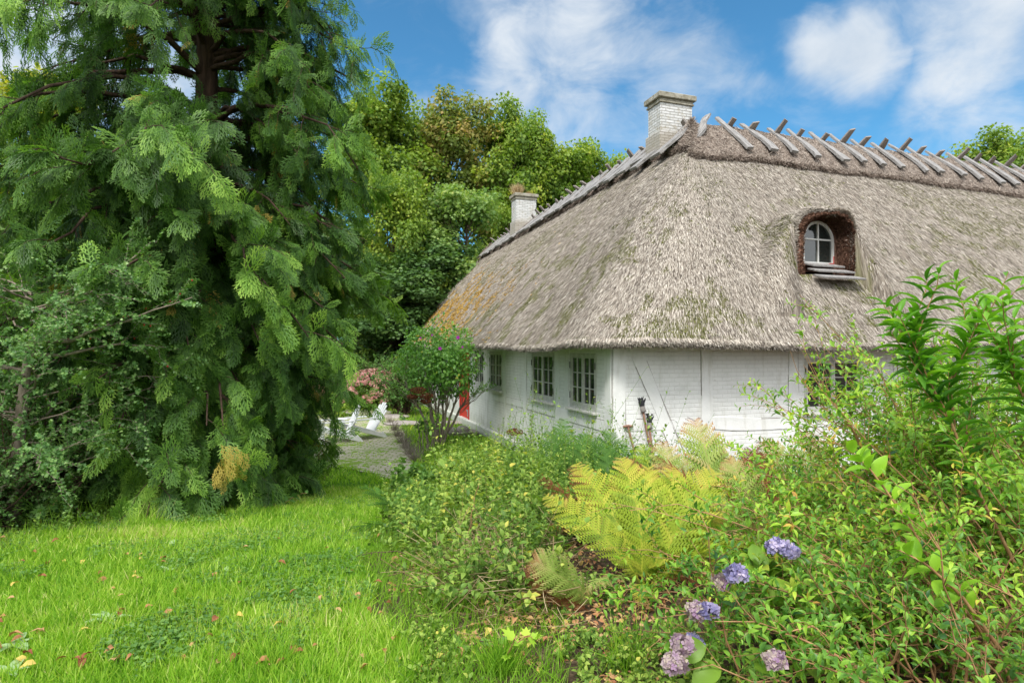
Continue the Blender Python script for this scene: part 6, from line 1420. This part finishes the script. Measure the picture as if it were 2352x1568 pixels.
# --- right foreground: spiraea shrubs, big-leaved shoots, blue hydrangea
def spiraea(name, base, label, nst, L, dirv, spread, seed, leaf=.052, tint=(.5, .17), nsub=9, grav=-.25, bw=.25, nleaf=11, subL=.34, t0=.2, r0=.0066):
    return shrub(name, base, label, 'shrub', M['shrub'], nst, L, spread, LEAF8, leaf, .42, nsub, nleaf, seed, dirv, grav, M['twig'], subL, tint, r0, t0=t0, basew=bw, flat=.6)
spiraea('leafy_shrub', W(2300, 3.3), 'dense bright green small-leaved shrub filling the lower right corner', 62, 1.75, (-.75, -.05, .55), .30, 101, leaf=.066, tint=(.60, .20), nsub=11)
spiraea('leafy_shrub', W(2250, 4.3), 'tall bright green shrub in front of the thatch at the right edge', 120, 1.95, (-.22, 0, 1.0), .26, 102, .078, tint=(.58, .17), grav=-.15)
spiraea('leafy_shrub', W(2040, 4.4), 'yellow-green shrub before the window in the front wall', 56, 1.28, (-.06, -.05, .8), .34, 103, .072, tint=(.64, .17))
spiraea('leafy_shrub', W(2420, 3.6), 'bright green shrub cut by the right picture edge', 85, 2.0, (-.25, 0, 1.0), .30, 104, .075, tint=(.55, .16))
spiraea('leafy_shrub', W(1980, 3.0), 'low grey-green shrub with orange-brown arching twigs, bottom right', 44, .95, (-.28, -.1, .62), .30, 105, .062, tint=(.46, .18), nsub=8)
spiraea('leafy_shrub', W(2200, 2.7), 'twiggy undershrub with many bare brown stems at the bottom right', 50, 1.10, (-.3, -.1, .6), .34, 106, .056, tint=(.48, .18), nsub=6, nleaf=8)
spiraea('leafy_shrub', W(1895, 5.4), 'small fresh green shrub at the right end of the white wall', 20, .95, (-.10, -.02, 1), .28, 107, .068, tint=(.45, .16))
# arching leafy branch crossing in front of the fern
def arching(pts, label, seed, n=14, leaf=.06, tint=(.42, .14), L=.25):
    base = np.array(pts[0]); e = empty('arching_branch', base, label, 'shrub'); P = np.array([pts])-base; k = P.shape[1]; t = np.linspace(0, 1, 14); PP = np.stack([np.interp(t*(k-1), np.arange(k), P[0, :, c]) for c in range(3)], -1)[None]; r = np.random.default_rng(seed)
    f = Fol(); f.tubes(PP, np.linspace(1, .3, 14)[None]*.006, 6); Q, _, _ = sub(PP, n, .12, 1, L, .75, .35, -.1, 5, r, .3, .004); f.tubes(Q, np.linspace(1, .3, 5)[None]*.002, 4); f.build('stem', M['twig'], e)
    f = Fol(); leaves(f, Q, 11, .1, 1, LEAF8, leaf, .42, 1, .25, tint, r=r, flat=.6); leaves(f, PP, 16, .4, 1, LEAF8, leaf, .42, 1, .25, tint, r=r, flat=.6); f.build('foliage', M['shrub'], e)
arching([pw(2100, 1640, 2.3), pw(1960, 1520, 2.35), pw(1820, 1455, 2.45), pw(1680, 1420, 2.55), pw(1540, 1395, 2.7), pw(1420, 1372, 2.8)], 'lowest arching leafy branch reaching left below the yellow fern', 1, 26)
arching([pw(2150, 1600, 2.6), pw(1990, 1450, 2.65), pw(1850, 1370, 2.7), pw(1720, 1330, 2.8), pw(1590, 1310, 2.9)], 'upper arching leafy branch ending right of the yellow fern', 2, 24)
arching([pw(2200, 1700, 2.1), pw(2050, 1590, 2.15), pw(1900, 1530, 2.2), pw(1760, 1490, 2.3)], 'thick orange-brown arching branch in the bottom right corner', 3, 14)
arching([pw(2150, 1500, 2.9), pw(1980, 1340, 2.95), pw(1870, 1240, 3.0), pw(1790, 1180, 3.1)], 'arching leafy branch right above the blue hydrangea', 4, 22)
# bare twigs in front of the wall window
def twigs():
    e = empty('bare_twigs', pw(2100, 1230, 3.8), 'reddish bare branching twigs in front of the window in the front wall', 'twigs'); base = np.array(pw(2100, 1230, 3.8)); f = Fol(); r = np.random.default_rng(6)
    main = np.array([[pw(2100, 1230, 3.8), pw(2010, 1090, 3.8), pw(1955, 980, 3.8), pw(1905, 915, 3.8), pw(1870, 870, 3.8), pw(1845, 838, 3.8)]])-base; f.tubes(main, np.array([[.008, .007, .006, .004, .003, .0015]]), 6)
    segs = [((1955, 980), (1880, 930), (1830, 850), (1815, 805)), ((1930, 945), (1870, 860), (1840, 800)), ((1905, 915), (1890, 850), (1870, 790)), ((1990, 1060), (1930, 1020), (1850, 990), (1790, 950)), ((1955, 980), (1880, 960), (1835, 915)), ((1990, 1060), (1995, 960), (1980, 870)), ((2010, 1090), (2050, 980), (2035, 900)), ((1930, 1020), (1870, 1010), (1820, 1030))]
    for s_ in segs: 
        q = np.array([[pw(*p_, 3.78) for p_ in s_]])-base; f.tubes(q, np.linspace(1, .3, len(s_))[None]*.0032, 5)
    f.build('stem', M['twig'], e); f = Fol(); q = np.array([[pw(*p_, 3.78) for p_ in ((1830, 990), (1840, 940), (1870, 910), (1900, 900))], [pw(*p_, 3.75) for p_ in ((1950, 970), (1920, 950), (1960, 900), (1990, 910))], [pw(*p_, 3.75) for p_ in ((1860, 1030), (1830, 1000), (1810, 960), (1830, 940))]])-base
    leaves(f, q, 22, 0, 1, LEAF8, .07, .42, tint=(.75, .12), r=r); f.build('foliage', M['shrub'], e)
twigs()
def bigshoot(pts, label, n, leaf, w, tint, seed, side=0, name='butterfly_bush'):
    base = np.array(pts[0]); e = empty(name, base, label, 'shrub'); P = np.array([pts])-base; k = P.shape[1]; t = np.linspace(0, 1, 14); PP = np.stack([np.interp(t*(k-1), np.arange(k), P[0, :, c]) for c in range(3)], -1)[None]; r = np.random.default_rng(seed)
    f = Fol(); f.tubes(PP, np.linspace(1, .3, 14)[None]*.009, 7)
    S_ = PP
    if side:
        Q, _, _ = sub(PP, side, .25, .95, .42, .55, .35, .05, 6, r, .3, .004); f.tubes(Q, np.linspace(1, .4, 6)[None]*.004, 5)
    f.build('stem', M['twig'], e); f = Fol(); leaves(f, PP, n, .15, 1, LEAFL, leaf, w, 1, .35, tint, r=r, tipsmall=.3, flat=.9, sj=.25)
    if side: leaves(f, Q, 13, .1, 1, LEAFL, leaf*.85, w, 1, .35, tint, r=r, tipsmall=.3, flat=.9, sj=.25)
    f.build('foliage', M['bigleaf'], e)
bigshoot([pw(2330, 1300, 3.0), pw(2240, 1120, 3.0), pw(2180, 960, 3.0), pw(2130, 870, 3.0), pw(2105, 800, 3.0), pw(2098, 745, 3.0)], 'tall dark green shoot with long lance leaves rising in front of the thatch', 84, .17, .25, (.42, .18), 1, 9)
bigshoot([pw(2190, 980, 3.1), pw(2180, 880, 3.1), pw(2215, 800, 3.1), pw(2232, 745, 3.1)], 'shorter shoot with long leaves just right of the tallest one', 34, .16, .25, (.6, .15), 2, 5)
bigshoot([pw(2250, 1450, 2.7), pw(2140, 1300, 2.7), pw(2080, 1190, 2.7), pw(2000, 1080, 2.75), pw(1960, 1040, 2.8)], 'leaning shoot with big heart-shaped lime leaves below the window', 22, .15, .55, (.9, .1), 3, 0, 'lime_leaved_shoot')
bigshoot([pw(2300, 1500, 2.5), pw(2200, 1360, 2.5), pw(2120, 1290, 2.5), pw(2060, 1260, 2.55)], 'second leaning shoot with big lime leaves, lower right', 14, .13, .5, (.85, .1), 4, 0, 'lime_leaved_shoot')
bigshoot([pw(2420, 1100, 2.8), pw(2370, 950, 2.8), pw(2320, 850, 2.8), pw(2300, 800, 2.8)], 'long-leaved shoot at the right picture edge', 50, .16, .25, (.55, .15), 5, 5)
def hydr_blue():
    b = W(1830, 3.15); e, P, Q = shrub('blue_hydrangea', b, 'hydrangea with blue-violet and faded mauve flower heads, bottom right', 'shrub', M['hydr_leaf'], 22, .62, .5, LEAFL, .15, .62, 1, 5, 111, barkm=M['stemgreen'], tint=(.5, .2), grav=-.1, flat=1.2, subL=.2)
    H_ = [(1785, 1255, 2.45, .062, 'blue'), (1690, 1315, 2.4, .055, 'blue'), (1655, 1335, 2.45, .052, 'cream'), (1600, 1400, 2.45, .058, 'cream'), (1565, 1475, 2.35, .058, 'cream'), (1548, 1520, 2.3, .062, 'cream'), (1775, 1510, 2.1, .045, 'cream'), (1815, 1265, 2.55, .045, 'blue'), (1625, 1400, 2.42, .05, 'blue'), (1590, 1468, 2.5, .045, 'blue')]
    heads(e, [tuple(np.array(pw(x, y, Y))-b)+(R*.66, M[m]) for x, y, Y, R, m in H_], .06, None, 900, 66, .019)
    f = Fol(); r = np.random.default_rng(5)
    p = np.array([pw(x, y, Y) for x, y, Y in ((1800, 1330, 2.9), (1850, 1340, 2.85), (1870, 1400, 2.8), (1760, 1370, 2.85), (1700, 1370, 2.85), (1620, 1480, 2.45), (1650, 1520, 2.45), (1700, 1500, 2.5), (1830, 1390, 2.75), (1900, 1350, 2.9))])-b; n = len(p)
    d = r.normal(size=(n, 3))*np.array([1, .6, .3]); f.inst(LEAFL, p, orient(d, np.array([0, -.6, 1.])+r.normal(size=(n, 3))*.3), np.stack([np.full(n, .10), np.full(n, .15), np.full(n, .15)], -1), .55+.2*r.normal(size=n)); f.build('large_leaves', M['hydr_leaf'], e)
hydr_blue()
for o in list(bpy.data.objects):
    if o.type == 'MESH' and o.parent is None and 'kind' not in o and 'label' not in o: print('UNLABELLED', o.name)
print('TRIS', sum(len(o.data.polygons) for o in bpy.data.objects if o.type == 'MESH'))
